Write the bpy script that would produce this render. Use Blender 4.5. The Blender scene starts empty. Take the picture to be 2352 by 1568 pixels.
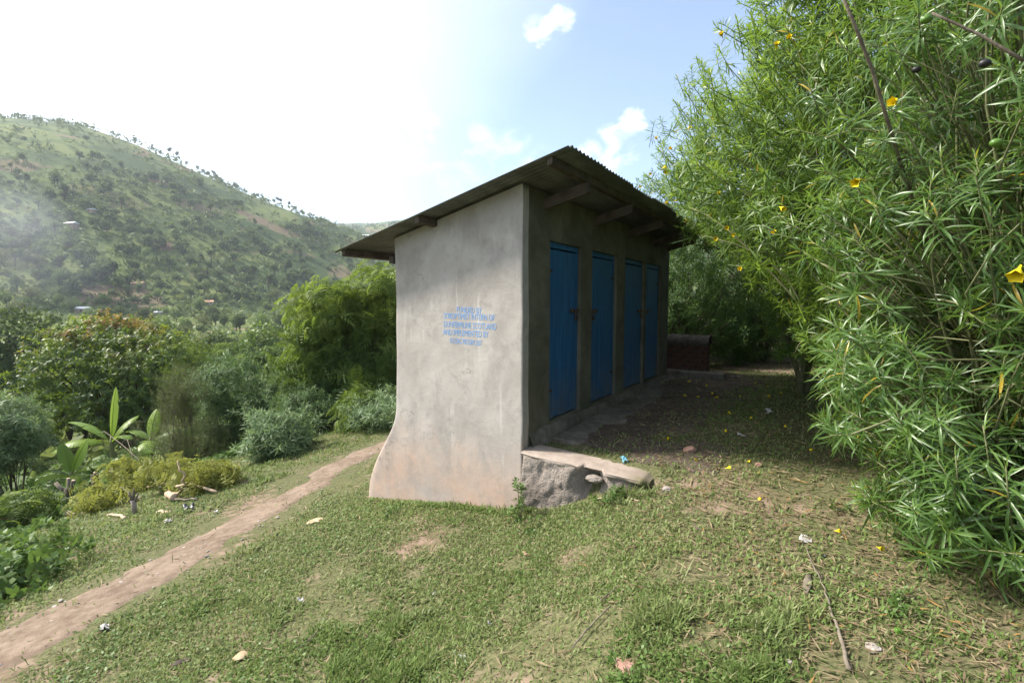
import bpy, math
import numpy as np
from mathutils import Matrix, Vector

# ------------------------------------------------------------------ camera, sky, sun, exposure
SC = bpy.context.scene
COL = SC.collection
EYE = np.array([0.0, 0.0, 1.6])
FPX, PCX, PCY = 1111.0, 1176.0, 784.0          # photograph measured on a 2352 x 1568 grid
PITCH = math.atan(84.0 / FPX)

cam_d = bpy.data.cameras.new("camera")
cam_d.sensor_width = 36.0
cam_d.lens = FPX / 2352.0 * 36.0
cam_d.clip_start = 0.05
cam_d.clip_end = 9000.0
cam = bpy.data.objects.new("camera", cam_d)
COL.objects.link(cam)
cam.location = EYE
cam.rotation_euler = (math.radians(90) - PITCH, 0, 0)
SC.camera = cam

SUN_EL = math.radians(44)
SUN_AZ = math.atan2(-0.985, 0.12)               # clockwise from +Y
SUN_DIR = np.array([math.sin(SUN_AZ) * math.cos(SUN_EL), math.cos(SUN_AZ) * math.cos(SUN_EL), math.sin(SUN_EL)])

sun_d = bpy.data.lights.new("sun", 'SUN')
sun_d.energy = 4.6
sun_d.angle = math.radians(9)
sun_d.color = (1.0, 0.94, 0.84)
sun = bpy.data.objects.new("sun", sun_d)
COL.objects.link(sun)
sun.rotation_euler = Vector(SUN_DIR).to_track_quat('Z', 'Y').to_euler()

SC.view_settings.view_transform = 'Standard'
SC.view_settings.look = 'None'
SC.view_settings.exposure = 1.32
SC.view_settings.gamma = 1.0
SC.view_settings.use_curve_mapping = False
SC.cycles.use_denoising = True
SC.cycles.max_bounces = 8
SC.cycles.diffuse_bounces = 3
SC.cycles.transmission_bounces = 4
SC.cycles.volume_bounces = 0


def pix_dir(x, y):
    dx, dy = (x - PCX) / FPX, (PCY - y) / FPX
    c, s = math.cos(PITCH), math.sin(PITCH)
    d = np.array([dx, c + dy * s, -s + dy * c])
    return d / d[1]                              # scaled so that the forward (Y) component is 1


def pix_at(x, y, Y):
    return EYE + pix_dir(x, y) * Y


class NT:
    """small helper for node trees"""
    def __init__(self, tree):
        self.t = tree
        self.t.nodes.clear()

    def n(self, kind, **kw):
        nd = self.t.nodes.new(kind)
        for k, v in kw.items():
            if isinstance(k, str) and hasattr(nd, k):
                setattr(nd, k, v)
        return nd

    def put(self, sock, v):
        if hasattr(v, 'is_output') or isinstance(v, bpy.types.NodeSocket):
            self.t.links.new(v, sock)
        else:
            if isinstance(v, (tuple, list)) and len(v) == 3 and sock.type == 'RGBA':
                v = (*v, 1.0)
            sock.default_value = v

    def math(self, op, a, b=0.0, clamp=False):
        m = self.n('ShaderNodeMath', operation=op)
        m.use_clamp = clamp
        self.put(m.inputs[0], a)
        self.put(m.inputs[1], b)
        return m.outputs[0]

    def mix(self, f, a, b):
        m = self.n('ShaderNodeMix', data_type='RGBA')
        self.put(m.inputs[0], f)
        self.put(m.inputs[6], a)
        self.put(m.inputs[7], b)
        return m.outputs[2]

    def ramp(self, v, lo, hi, a=0.0, b=1.0, smooth=True):
        m = self.n('ShaderNodeMapRange')
        m.interpolation_type = 'SMOOTHSTEP' if smooth else 'LINEAR'
        self.put(m.inputs[0], v)
        for i, k in enumerate((lo, hi, a, b)):
            m.inputs[i + 1].default_value = k
        return m.outputs[0]

    def noise(self, vec, scale, detail=4.0, rough=0.55, dist=0.0):
        m = self.n('ShaderNodeTexNoise')
        if vec is not None:
            self.put(m.inputs['Vector'], vec)
        m.inputs['Scale'].default_value = scale
        m.inputs['Detail'].default_value = detail
        m.inputs['Roughness'].default_value = rough
        m.inputs['Distortion'].default_value = dist
        return m.outputs['Fac']

    def scaled(self, vec, s):
        m = self.n('ShaderNodeMapping')
        self.put(m.inputs['Vector'], vec)
        m.inputs['Scale'].default_value = s
        return m.outputs[0]

    def dot(self, vec, d):
        m = self.n('ShaderNodeVectorMath', operation='DOT_PRODUCT')
        self.put(m.inputs[0], vec)
        m.inputs[1].default_value = tuple(d)
        return m.outputs['Value']


def build_world():
    w = bpy.data.worlds.new("World")
    SC.world = w
    w.use_nodes = True
    t = NT(w.node_tree)
    sky = t.n('ShaderNodeTexSky', sky_type='NISHITA')
    sky.sun_disc = False
    sky.sun_elevation = SUN_EL
    sky.sun_rotation = SUN_AZ
    sky.altitude = 1200
    sky.air_density = 1.0
    sky.dust_density = 1.0
    sky.ozone_density = 1.0
    tc = t.n('ShaderNodeTexCoord')
    gen = tc.outputs['Generated']
    # cloud veil thickening round the sun, broken by noise; a few small cumulus
    nz = t.noise(t.scaled(gen, (1, 1, 2.2)), 3.4, 7, 0.6, 0.3)
    veil = t.ramp(t.math('ADD', t.dot(gen, SUN_DIR), t.math('MULTIPLY', t.math('SUBTRACT', nz, 0.5), 0.12)), 0.32, 1.10, smooth=False)
    fine = t.noise(t.scaled(gen, (1, 1, 1.5)), 16.0, 8, 0.60, 0.6)
    mask = None
    for (x, y, size, amt) in ((1238, 70, 0.042, 0.9), (1290, 42, 0.036, 0.75), (1400, 350, 0.075, 0.8), (1450, 285, 0.040, 0.7),
                              (1365, 400, 0.07, 0.75), (930, 280, 0.10, 0.5), (660, 50, 0.06, 0.4), (1130, 420, 0.16, 0.3)):
        d = pix_dir(x, y)
        d = d / np.linalg.norm(d)
        b = t.ramp(t.dot(gen, d), math.cos(size), 1.0 - 0.5 * (1 - math.cos(size)) * 0.3)
        b = t.ramp(t.math('ADD', b, t.math('MULTIPLY', t.math('SUBTRACT', fine, 0.5), 3.2)), 0.60, 1.9, 0.0, amt)
        mask = b if mask is None else t.math('MAXIMUM', mask, b)
    wide = t.ramp(t.noise(t.scaled(gen, (1, 1, 3.0)), 1.7, 7, 0.62, 0.5), 0.60, 0.85, 0.0, 0.30)
    mask = t.math('MAXIMUM', mask, wide)
    col = t.mix(t.math('ADD', t.math('MULTIPLY', veil, 0.88), 0.045), sky.outputs[0], (8.2, 8.15, 8.0))
    col = t.mix(mask, col, (8.0, 8.0, 7.9))
    bg = t.n('ShaderNodeBackground')
    t.put(bg.inputs['Color'], col)
    bg.inputs['Strength'].default_value = 0.118
    out = t.n('ShaderNodeOutputWorld')
    t.put(out.inputs['Surface'], bg.outputs[0])


build_world()

# ------------------------------------------------------------------ numeric helpers
RNG = np.random.default_rng(7)


def hash2(ix, iy, seed):
    h = (ix.astype(np.int64) * 374761393 + iy.astype(np.int64) * 668265263 + seed * 974634777) & 0x7fffffff
    h = ((h ^ (h >> 13)) * 1274126177) & 0x7fffffff
    h = (h ^ (h >> 16)) & 0x7fffffff
    return (h % 100003) / 100003.0


def vnoise(x, y, scale=1.0, seed=0):
    x, y = np.asarray(x, float) * scale, np.asarray(y, float) * scale
    ix, iy = np.floor(x), np.floor(y)
    fx, fy = x - ix, y - iy
    fx, fy = fx * fx * (3 - 2 * fx), fy * fy * (3 - 2 * fy)
    a, b = hash2(ix, iy, seed), hash2(ix + 1, iy, seed)
    c, d = hash2(ix, iy + 1, seed), hash2(ix + 1, iy + 1, seed)
    return (a * (1 - fx) + b * fx) * (1 - fy) + (c * (1 - fx) + d * fx) * fy


def fbm(x, y, scale=1.0, seed=0, octv=4):
    s, a, t = 0.0, 0.5, 0.0
    for o in range(octv):
        s = s + a * vnoise(x, y, scale * 2 ** o, seed + 17 * o)
        t += a
        a *= 0.5
    return s / t


def sstep(v, a, b):
    t = np.clip((np.asarray(v, float) - a) / (b - a), 0, 1)
    return t * t * (3 - 2 * t)


def hermite(x, xs, ys):
    xs, ys = np.asarray(xs, float), np.asarray(ys, float)
    m = np.gradient(ys, xs)
    x = np.clip(x, xs[0], xs[-1])
    i = np.clip(np.searchsorted(xs, x) - 1, 0, len(xs) - 2)
    h = xs[i + 1] - xs[i]
    t = (x - xs[i]) / h
    return ((2 * t ** 3 - 3 * t ** 2 + 1) * ys[i] + (t ** 3 - 2 * t ** 2 + t) * h * m[i]
            + (-2 * t ** 3 + 3 * t ** 2) * ys[i + 1] + (t ** 3 - t ** 2) * h * m[i + 1])


# ------------------------------------------------------------------ the lie of the land
CORNER = np.array([0.097, 4.50])                 # near corner of the latrine block
DV = np.array([0.545, 0.839])                    # along the row of doors
WV = np.array([0.839, -0.545])                   # outwards from the row of doors
LEN, DEP = 4.92, 1.69


def to_pq(x, y):
    rx, ry = x - CORNER[0], y - CORNER[1]
    return rx * DV[0] + ry * DV[1], rx * WV[0] + ry * WV[1]


def from_pq(p, q):
    return CORNER + DV * p + WV * q


PU = [-400, -140, -80, -45, -20, -12, -9.5, -8.2, -6.5, -4.5, -3, -2, -1, -0.6, 0.1, 0.8, 2, 4, 8, 20, 60, 400]
PZ = [-3, -6.0, -7.2, -6.8, -4.9, -2.95, -2.1, -1.66, -1.30, -0.97, -0.70, -0.52, -0.34, -0.20, 0.07, 0.16, 0.25, 0.40, 0.8, 3.2, 13, 90]

RIDGES = []
for pts in (
    [(-900, 330, 430), (-300, 300, 430), (0, 291, 432), (100, 288, 436), (200, 302, 440), (300, 350, 444), (420, 402, 452),
     (520, 440, 460), (620, 480, 470), (720, 520, 482), (800, 562, 492), (900, 610, 505), (1050, 680, 520)],
    [(560, 560, 900), (650, 516, 950), (730, 513, 980), (790, 520, 1000), (850, 530, 1020), (930, 522, 1050), (1100, 500, 1100),
     (1500, 470, 1200), (2400, 480, 1200), (3600, 470, 1100)],
    [(640, 530, 1400), (750, 515, 1500), (830, 509, 1500), (880, 515, 1500), (1000, 500, 1550), (1500, 480, 1600)],
):
    q = np.array([pix_at(*a) for a in pts])
    tt = np.linspace(0, len(q) - 1, 160)
    RIDGES.append(np.stack([hermite(tt, np.arange(len(q)), q[:, k]) for k in range(3)], 1))


def ground(x, y):
    x, y = np.asarray(x, float), np.asarray(y, float)
    sh = x.shape
    x, y = x.ravel(), y.ravel()
    u = 0.970 * x - 0.242 * y
    z = hermite(u, PU, PZ)
    r = np.hypot(x, y)
    z = z + 0.030 * (fbm(x, y, 1.3, 3, 3) - 0.5) + 0.5 * sstep(r, 12, 60) * (fbm(x, y, 0.06, 5, 3) - 0.5) * 4
    p, q = to_pq(x, y)
    zt = 0.205 + 0.018 * np.clip(p, 0, 8) + 0.03 * (fbm(x, y, 1.1, 9, 3) - 0.5) + 0.05 * sstep(q, 2, 5)
    wide = sstep(q, 0.95, 2.2)
    ta = sstep(p, 0.06, 0.22) * (1 - wide) + sstep(p, -1.6, 0.9) * wide
    t = ta * sstep(q, -0.20, -0.06) * (1 - sstep(p, 9, 14)) * (1 - sstep(q, 7, 11))
    z = z + t * np.maximum(zt - z, 0)
    far = r > 120
    if far.any():
        fx, fy = x[far], y[far]
        best = np.full(fx.shape, -1e9)
        for k, R in enumerate(RIDGES):
            hk = np.full(fx.shape, -1e9)
            soft = 60.0 if k == 0 else 90.0
            for i in range(0, len(fx), 4000):
                sl = slice(i, i + 4000)
                d2 = (fx[None, sl] - R[::2, 0, None]) ** 2 + (fy[None, sl] - R[::2, 1, None]) ** 2
                hk[sl] = (R[::2, 2, None] - 0.60 * (np.sqrt(d2 + soft * soft) - soft)).max(0)
            dn = fbm(fx, fy, 0.012, 31 + k, 4) - 0.5
            hk = hk + dn * 16 * (1 if k == 0 else 2) * sstep(R[:, 2].max() - hk, 0, 60)
            best = np.maximum(best, hk)
        base = z[far]
        k = 10.0
        mx = np.maximum(best, base)
        sm = mx + k * np.log(np.exp((best - mx) / k) + np.exp((base - mx) / k)) - k * 0.0
        w = sstep(r[far], 120, 200)
        z[far] = base * (1 - w) + sm * w
    return z.reshape(sh)


def g1(x, y):
    return float(ground(np.array([x]), np.array([y]))[0])


def on_ground(xp, yp, tmax=3000.0):
    """where the line of sight through a pixel meets the ground"""
    d = pix_dir(xp, yp)
    t = np.geomspace(0.8, tmax, 320)
    P = EYE[None, :] + d[None, :] * t[:, None]
    below = P[:, 2] < ground(P[:, 0], P[:, 1])
    if not below.any():
        return None
    i = int(np.argmax(below))
    a, b = t[max(i - 1, 0)], t[i]
    for _ in range(25):
        m = 0.5 * (a + b)
        q = EYE + d * m
        if q[2] < g1(q[0], q[1]):
            b = m
        else:
            a = m
    q = EYE + d * b
    return np.array([q[0], q[1], g1(q[0], q[1])])


# ------------------------------------------------------------------ object helpers
def make_mesh(name, V, Fc, mats=(), attrs=None, smooth=True, mat_idx=None):
    """V (n,3), Fc: (m,3) or (m,4) index array or list of such arrays"""
    V = np.ascontiguousarray(V, dtype=np.float32)
    if not isinstance(Fc, (list, tuple)):
        Fc = [Fc]
    Fc = [np.asarray(f, dtype=np.int32) for f in Fc if len(f)]
    me = bpy.data.meshes.new(name)
    me.vertices.add(len(V))
    me.vertices.foreach_set('co', V.ravel())
    loops = np.concatenate([f.ravel() for f in Fc])
    tot = np.concatenate([np.full(len(f), f.shape[1], np.int32) for f in Fc])
    start = np.concatenate([[0], np.cumsum(tot)[:-1]]).astype(np.int32)
    me.loops.add(len(loops))
    me.loops.foreach_set('vertex_index', loops)
    me.polygons.add(len(tot))
    me.polygons.foreach_set('loop_start', start)
    me.polygons.foreach_set('loop_total', tot)
    for m in mats:
        me.materials.append(m)
    if mat_idx is not None:
        me.polygons.foreach_set('material_index', np.asarray(mat_idx, np.int32))
    me.update(calc_edges=True)
    me.validate()
    me.polygons.foreach_set('use_smooth', np.full(len(me.polygons), bool(smooth)))
    if attrs:
        for k, v in attrs.items():
            a = me.attributes.new(k, 'FLOAT', 'POINT')
            a.data.foreach_set('value', np.ascontiguousarray(v, dtype=np.float32))
    return me


def add(name, me, parent=None, loc=None, label=None, cat=None, group=None, kind=None):
    o = bpy.data.objects.new(name, me)
    COL.objects.link(o)
    if parent is not None:
        o.parent = parent
    if loc is not None:
        o.location = loc
    if label:
        o['label'] = label
    if cat:
        o['category'] = cat
    if group:
        o['group'] = group
    if kind:
        o['kind'] = kind
    return o


def thing(name, label, cat, loc=(0, 0, 0), rz=0.0, group=None):
    o = add(name, None, None, loc, label, cat, group)
    o.rotation_euler = (0, 0, rz)
    o.empty_display_size = 0.2
    return o


BOXF = np.array([[0, 3, 2, 1], [4, 5, 6, 7], [0, 1, 5, 4], [1, 2, 6, 5], [2, 3, 7, 6], [3, 0, 4, 7]])


def box(cx, cy, cz, sx, sy, sz):
    x, y, z = sx / 2, sy / 2, sz / 2
    return np.array([[-x, -y, -z], [x, -y, -z], [x, y, -z], [-x, y, -z], [-x, -y, z], [x, -y, z], [x, y, z], [-x, y, z]]) + np.array([cx, cy, cz])


def joinm(parts):
    V, F, o = [], [], 0
    for v, f in parts:
        V.append(v)
        F.append(np.asarray(f) + o)
        o += len(v)
    return np.concatenate(V), F


def tube(pts, radii, sides=6, cap=True):
    pts = np.asarray(pts, float)
    radii = np.broadcast_to(np.asarray(radii, float), (len(pts),))
    T = np.gradient(pts, axis=0)
    T /= np.linalg.norm(T, axis=1)[:, None] + 1e-9
    ref = np.array([0.31, 0.17, 0.93]) if abs(T[0][2]) < 0.8 else np.array([0.93, 0.31, 0.17])
    A = np.cross(T, ref)
    A /= np.linalg.norm(A, axis=1)[:, None] + 1e-9
    B = np.cross(T, A)
    ang = np.linspace(0, 2 * np.pi, sides, endpoint=False)
    V = pts[:, None, :] + radii[:, None, None] * (np.cos(ang)[None, :, None] * A[:, None, :] + np.sin(ang)[None, :, None] * B[:, None, :])
    V = V.reshape(-1, 3)
    F = []
    n = len(pts)
    for i in range(n - 1):
        for j in range(sides):
            k = (j + 1) % sides
            F.append((i * sides + j, i * sides + k, (i + 1) * sides + k, (i + 1) * sides + j))
    F = np.array(F)
    if cap:
        V = np.concatenate([V, pts[:1], pts[-1:]])
        c0, c1 = len(V) - 2, len(V) - 1
        ex = [(c0, (j + 1) % sides, j, j) for j in range(sides)]
        ex = [(c0, (j + 1) % sides, j) for j in range(sides)] + [(c1, (n - 1) * sides + j, (n - 1) * sides + (j + 1) % sides) for j in range(sides)]
        return V, F, np.array(ex)
    return V, F, np.zeros((0, 3), int)


def tubes_mesh(name, specs, mat, smooth=True):
    V, F4, F3, o = [], [], [], 0
    for pts, rad, sides in specs:
        v, f, e = tube(pts, rad, sides)
        V.append(v)
        F4.append(f + o)
        if len(e):
            F3.append(e + o)
        o += len(v)
    return make_mesh(name, np.concatenate(V), [np.concatenate(F4)] + ([np.concatenate(F3)] if F3 else []), [mat], smooth=smooth)


def icosphere(sub=2):
    t = (1 + 5 ** 0.5) / 2
    V = [(-1, t, 0), (1, t, 0), (-1, -t, 0), (1, -t, 0), (0, -1, t), (0, 1, t), (0, -1, -t), (0, 1, -t), (t, 0, -1), (t, 0, 1), (-t, 0, -1), (-t, 0, 1)]
    F = [(0, 11, 5), (0, 5, 1), (0, 1, 7), (0, 7, 10), (0, 10, 11), (1, 5, 9), (5, 11, 4), (11, 10, 2), (10, 7, 6), (7, 1, 8),
         (3, 9, 4), (3, 4, 2), (3, 2, 6), (3, 6, 8), (3, 8, 9), (4, 9, 5), (2, 4, 11), (6, 2, 10), (8, 6, 7), (9, 8, 1)]
    V = [np.array(v) / np.linalg.norm(v) for v in V]
    for _ in range(sub):
        mid, NF = {}, []
        def m(a, b):
            k = (min(a, b), max(a, b))
            if k not in mid:
                v = V[a] + V[b]
                V.append(v / np.linalg.norm(v))
                mid[k] = len(V) - 1
            return mid[k]
        for a, b, c in F:
            ab, bc, ca = m(a, b), m(b, c), m(c, a)
            NF += [(a, ab, ca), (b, bc, ab), (c, ca, bc), (ab, bc, ca)]
        F = NF
    return np.array(V), np.array(F)


# ------------------------------------------------------------------ materials
def new_mat(name):
    m = bpy.data.materials.new(name)
    m.use_nodes = True
    t = NT(m.node_tree)
    out = t.n('ShaderNodeOutputMaterial')
    return m, t, out


def principled(t, out, col, rough=0.8, spec=0.3, bump=None, bdist=0.01, metal=0.0, bstr=0.6):
    b = t.n('ShaderNodeBsdfPrincipled')
    t.put(b.inputs['Base Color'], col)
    t.put(b.inputs['Roughness'], rough)
    b.inputs['Specular IOR Level'].default_value = spec
    b.inputs['Metallic'].default_value = metal
    if bump is not None:
        bp = t.n('ShaderNodeBump')
        bp.inputs['Distance'].default_value = bdist
        bp.inputs['Strength'].default_value = bstr
        t.put(bp.inputs['Height'], bump)
        t.put(b.inputs['Normal'], bp.outputs[0])
    t.put(out.inputs['Surface'], b.outputs[0])
    return b


def coords(t, which='Object'):
    return t.n('ShaderNodeTexCoord').outputs[which]


def leaf_mat(name, dark, light, young, trans=0.38, rough=0.42, spec=0.45, red=None):
    m, t, out = new_mat(name)
    a = t.n('ShaderNodeAttribute', attribute_name='rnd').outputs['Fac']
    y = t.n('ShaderNodeAttribute', attribute_name='tint').outputs['Fac']
    col = t.mix(a, dark, light)
    col = t.mix(y, col, young)
    if red is not None:
        r = t.n('ShaderNodeAttribute', attribute_name='red').outputs['Fac']
        col = t.mix(r, col, red)
    b = t.n('ShaderNodeBsdfPrincipled')
    t.put(b.inputs['Base Color'], col)
    b.inputs['Roughness'].default_value = rough
    b.inputs['Specular IOR Level'].default_value = spec
    tr = t.n('ShaderNodeBsdfTranslucent')
    tc = t.mix(0.35, col, (young[0] * 1.7, young[1] * 1.7, young[2] * 1.2))
    t.put(tr.inputs['Color'], tc)
    mx = t.n('ShaderNodeMixShader')
    mx.inputs[0].default_value = trans
    t.put(mx.inputs[1], b.outputs[0])
    t.put(mx.inputs[2], tr.outputs[0])
    t.put(out.inputs['Surface'], mx.outputs[0])
    return m


def plain_mat(name, c1, c2, scale=8.0, rough=0.85, spec=0.25, bdist=0.01, detail=6, metal=0.0, bstr=0.6, stretch=(1, 1, 1)):
    m, t, out = new_mat(name)
    c = t.scaled(coords(t), stretch)
    n = t.noise(c, scale, detail, 0.62)
    principled(t, out, t.mix(t.ramp(n, 0.3, 0.7), c1, c2), rough, spec, t.noise(c, scale * 4, 5, 0.6), bdist, metal, bstr)
    return m


def mat_ground():
    m, t, out = new_mat('ground_soil_grass')
    c = coords(t)
    n1 = t.noise(c, 0.9, 6, 0.6)
    n2 = t.noise(c, 7.0, 6, 0.65)
    n3 = t.noise(c, 45.0, 4, 0.6)
    soil = t.mix(t.ramp(n2, 0.35, 0.65), (0.115, 0.080, 0.056), (0.21, 0.155, 0.115))
    thatch = t.mix(t.ramp(n3, 0.35, 0.65), (0.055, 0.062, 0.026), (0.125, 0.122, 0.062))
    near = t.mix(t.ramp(t.math('ADD', t.math('MULTIPLY', n1, 0.6), t.math('MULTIPLY', n2, 0.4)), 0.50, 0.62), thatch, soil)
    # distant farmland: pasture, scrub, dug plots
    f1 = t.noise(c, 0.012, 8, 0.62, 0.4)
    f2 = t.noise(c, 0.05, 6, 0.65)
    f3 = t.noise(t.scaled(c, (1, 1, 3.5)), 0.021, 5, 0.55, 0.6)
    past = t.mix(t.ramp(f2, 0.35, 0.65), (0.052, 0.084, 0.022), (0.112, 0.142, 0.038))
    wv = t.n('ShaderNodeVectorMath', operation='ADD')
    nv = t.n('ShaderNodeTexNoise')
    t.put(nv.inputs['Vector'], c)
    nv.inputs['Scale'].default_value = 0.03
    ws = t.n('ShaderNodeVectorMath', operation='SCALE')
    t.put(ws.inputs[0], nv.outputs['Color'])
    ws.inputs['Scale'].default_value = 26.0
    t.put(wv.inputs[0], c)
    t.put(wv.inputs[1], ws.outputs[0])
    vo = t.n('ShaderNodeTexVoronoi')
    t.put(vo.inputs['Vector'], t.scaled(wv.outputs[0], (1.0, 1.6, 2.2)))
    vo.inputs['Scale'].default_value = 0.028
    sr = t.n('ShaderNodeSeparateColor')
    t.put(sr.inputs[0], vo.outputs['Color'])
    past = t.mix(t.ramp(sr.outputs[0], 0.35, 0.75, 0, 0.65), past, (0.140, 0.162, 0.048))
    past = t.mix(t.ramp(sr.outputs[1], 0.70, 0.80, 0, 0.7), past, (0.050, 0.075, 0.024))
    past = t.mix(t.ramp(sr.outputs[2], 0.86, 0.90, 0, 0.7), past, (0.165, 0.105, 0.075))
    past = t.mix(t.ramp(f1, 0.48, 0.56), past, (0.040, 0.066, 0.020))
    past = t.mix(t.ramp(f3, 0.62, 0.68), past, (0.150, 0.092, 0.066))
    geo = t.n('ShaderNodeVectorMath', operation='LENGTH')
    t.put(geo.inputs[0], c)
    farf = t.ramp(geo.outputs['Value'], 16, 45)
    col = t.mix(farf, near, past)
    principled(t, out, col, 0.95, 0.1, t.math('ADD', n2, t.math('MULTIPLY', n3, 0.5)), 0.02)
    return m


def mat_dirt(name, a, b, s=6.0):
    m, t, out = new_mat(name)
    c = coords(t)
    n1, n2, n3 = t.noise(c, s * 0.35, 5, 0.6), t.noise(c, s * 2, 7, 0.65), t.noise(c, s * 14, 4, 0.6)
    col = t.mix(t.ramp(t.math('ADD', t.math('MULTIPLY', n1, 0.5), t.math('MULTIPLY', n2, 0.5)), 0.35, 0.65), a, b)
    speck = t.ramp(n3, 0.66, 0.74, 0.0, 0.5)
    col = t.mix(speck, col, (0.10, 0.085, 0.06))
    principled(t, out, col, 0.95, 0.12, t.math('ADD', n2, t.math('MULTIPLY', n3, 0.6)), 0.018)
    return m


def mat_plaster():
    m, t, out = new_mat('cement_render')
    c = coords(t)
    n1 = t.noise(c, 1.6, 6, 0.6, 0.25)
    n2 = t.noise(c, 6.0, 7, 0.62, 0.1)
    n3 = t.noise(c, 60.0, 4, 0.6)
    st = t.noise(t.scaled(c, (1, 1, 0.10)), 11.0, 5, 0.6)
    col = t.mix(t.ramp(n1, 0.30, 0.70), (0.300, 0.274, 0.252), (0.400, 0.370, 0.345))
    col = t.mix(t.ramp(n2, 0.50, 0.72, 0, 0.70), col, (0.250, 0.228, 0.212))
    col = t.mix(t.ramp(st, 0.58, 0.70, 0, 0.5), col, (0.48, 0.45, 0.415))
    col = t.mix(t.ramp(n3, 0.60, 0.75, 0, 0.30), col, (0.20, 0.18, 0.165))
    # rust-brown splashes of earth low down, rain-washed
    sp = t.n('ShaderNodeSeparateXYZ')
    t.put(sp.inputs[0], c)
    low = t.math('MULTIPLY', t.ramp(t.math('ADD', sp.outputs['Z'], t.math('MULTIPLY', n2, 0.9)), 0.05, 0.95, 0.85, 0.0), t.ramp(n1, 0.25, 0.65))
    col = t.mix(low, col, (0.40, 0.270, 0.200))
    big = t.noise(t.scaled(c, (1, 1, 0.6)), 2.6, 8, 0.7, 0.15)
    col = t.mix(t.ramp(big, 0.48, 0.62, 0, 0.45), col, (0.235, 0.215, 0.198))
    vor = t.n('ShaderNodeTexVoronoi', feature='DISTANCE_TO_EDGE')
    wob = t.n('ShaderNodeVectorMath', operation='ADD')
    nv = t.n('ShaderNodeTexNoise')
    t.put(nv.inputs['Vector'], c)
    nv.inputs['Scale'].default_value = 5.0
    nv.inputs['Detail'].default_value = 5.0
    wsc = t.n('ShaderNodeVectorMath', operation='SCALE')
    t.put(wsc.inputs[0], nv.outputs['Color'])
    wsc.inputs['Scale'].default_value = 0.28
    t.put(wob.inputs[0], c)
    t.put(wob.inputs[1], wsc.outputs[0])
    t.put(vor.inputs['Vector'], wob.outputs[0])
    vor.inputs['Scale'].default_value = 1.35
    crack = t.math('MULTIPLY', t.ramp(vor.outputs['Distance'], 0.0, 0.010, 1.0, 0.0), t.ramp(t.noise(c, 1.3, 3, 0.5), 0.52, 0.60))
    col = t.mix(t.math('MULTIPLY', crack, 0.55), col, (0.13, 0.115, 0.10))
    rust = t.math('MULTIPLY', t.ramp(t.noise(c, 2.7, 6, 0.7, 1.0), 0.62, 0.76, 0, 0.35), t.ramp(st, 0.4, 0.6))
    col = t.mix(rust, col, (0.40, 0.26, 0.18))
    h = t.math('ADD', t.math('MULTIPLY', n1, 1.6), t.math('ADD', t.math('MULTIPLY', n2, 0.45), t.math('MULTIPLY', n3, 0.15)))
    principled(t, out, col, 0.92, 0.15, h, 0.014, 0.0, 0.6)
    return m


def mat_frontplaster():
    """side wall under the eaves: greenish-grey, algae grown cement, darkened to paint in its shade"""
    m, t, out = new_mat('cement_render_mouldy_shaded')
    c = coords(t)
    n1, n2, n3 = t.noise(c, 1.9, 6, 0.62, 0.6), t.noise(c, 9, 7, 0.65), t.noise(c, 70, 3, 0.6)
    col = t.mix(t.ramp(n1, 0.3, 0.7), (0.086, 0.081, 0.059), (0.155, 0.146, 0.110))  # base colour lowered to stand in for the shade of eaves and bushes
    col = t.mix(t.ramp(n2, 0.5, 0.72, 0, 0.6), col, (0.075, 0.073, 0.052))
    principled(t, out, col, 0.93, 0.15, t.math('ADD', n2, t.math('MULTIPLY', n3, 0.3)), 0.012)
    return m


def mat_tin():
    m, t, out = new_mat('corrugated_iron')
    c = coords(t)
    n1 = t.noise(t.scaled(c, (1, 0.25, 1)), 5.0, 6, 0.6)
    n2 = t.noise(c, 22, 5, 0.65)
    col = t.mix(t.ramp(n1, 0.35, 0.65), (0.085, 0.087, 0.082), (0.155, 0.158, 0.150))
    col = t.mix(t.ramp(n2, 0.58, 0.72, 0, 0.7), col, (0.22, 0.17, 0.12))
    principled(t, out, col, 0.55, 0.4, n2, 0.002, 0.35)
    return m


def mat_door():
    m, t, out = new_mat('blue_door_paint')
    c = coords(t)
    g = t.noise(t.scaled(c, (1, 1, 0.06)), 26.0, 5, 0.6)
    n = t.noise(c, 5.0, 6, 0.65)
    col = t.mix(t.ramp(g, 0.35, 0.65), (0.014, 0.082, 0.205), (0.023, 0.118, 0.285))
    sp = t.n('ShaderNodeSeparateXYZ')
    t.put(sp.inputs[0], c)
    wear = t.math('MULTIPLY', t.ramp(t.math('ADD', sp.outputs['Z'], t.math('MULTIPLY', n, 0.5)), 0.45, 1.35, 0.9, 0.0), t.ramp(n, 0.30, 0.62))
    col = t.mix(wear, col, (0.115, 0.135, 0.150))
    principled(t, out, col, 0.55, 0.35, g, 0.003)
    return m


def mat_letter():
    m, t, out = new_mat('faded_blue_stencil')
    c = coords(t)
    n = t.noise(c, 55.0, 4, 0.65)
    n2 = t.noise(c, 9.0, 4, 0.6)
    f = t.ramp(t.math('ADD', t.math('MULTIPLY', n, 0.65), t.math('MULTIPLY', n2, 0.35)), 0.46, 0.68, 0.0, 0.55)
    principled(t, out, t.mix(f, (0.140, 0.310, 0.620), (0.34, 0.35, 0.37)), 0.85, 0.2)
    return m


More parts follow.
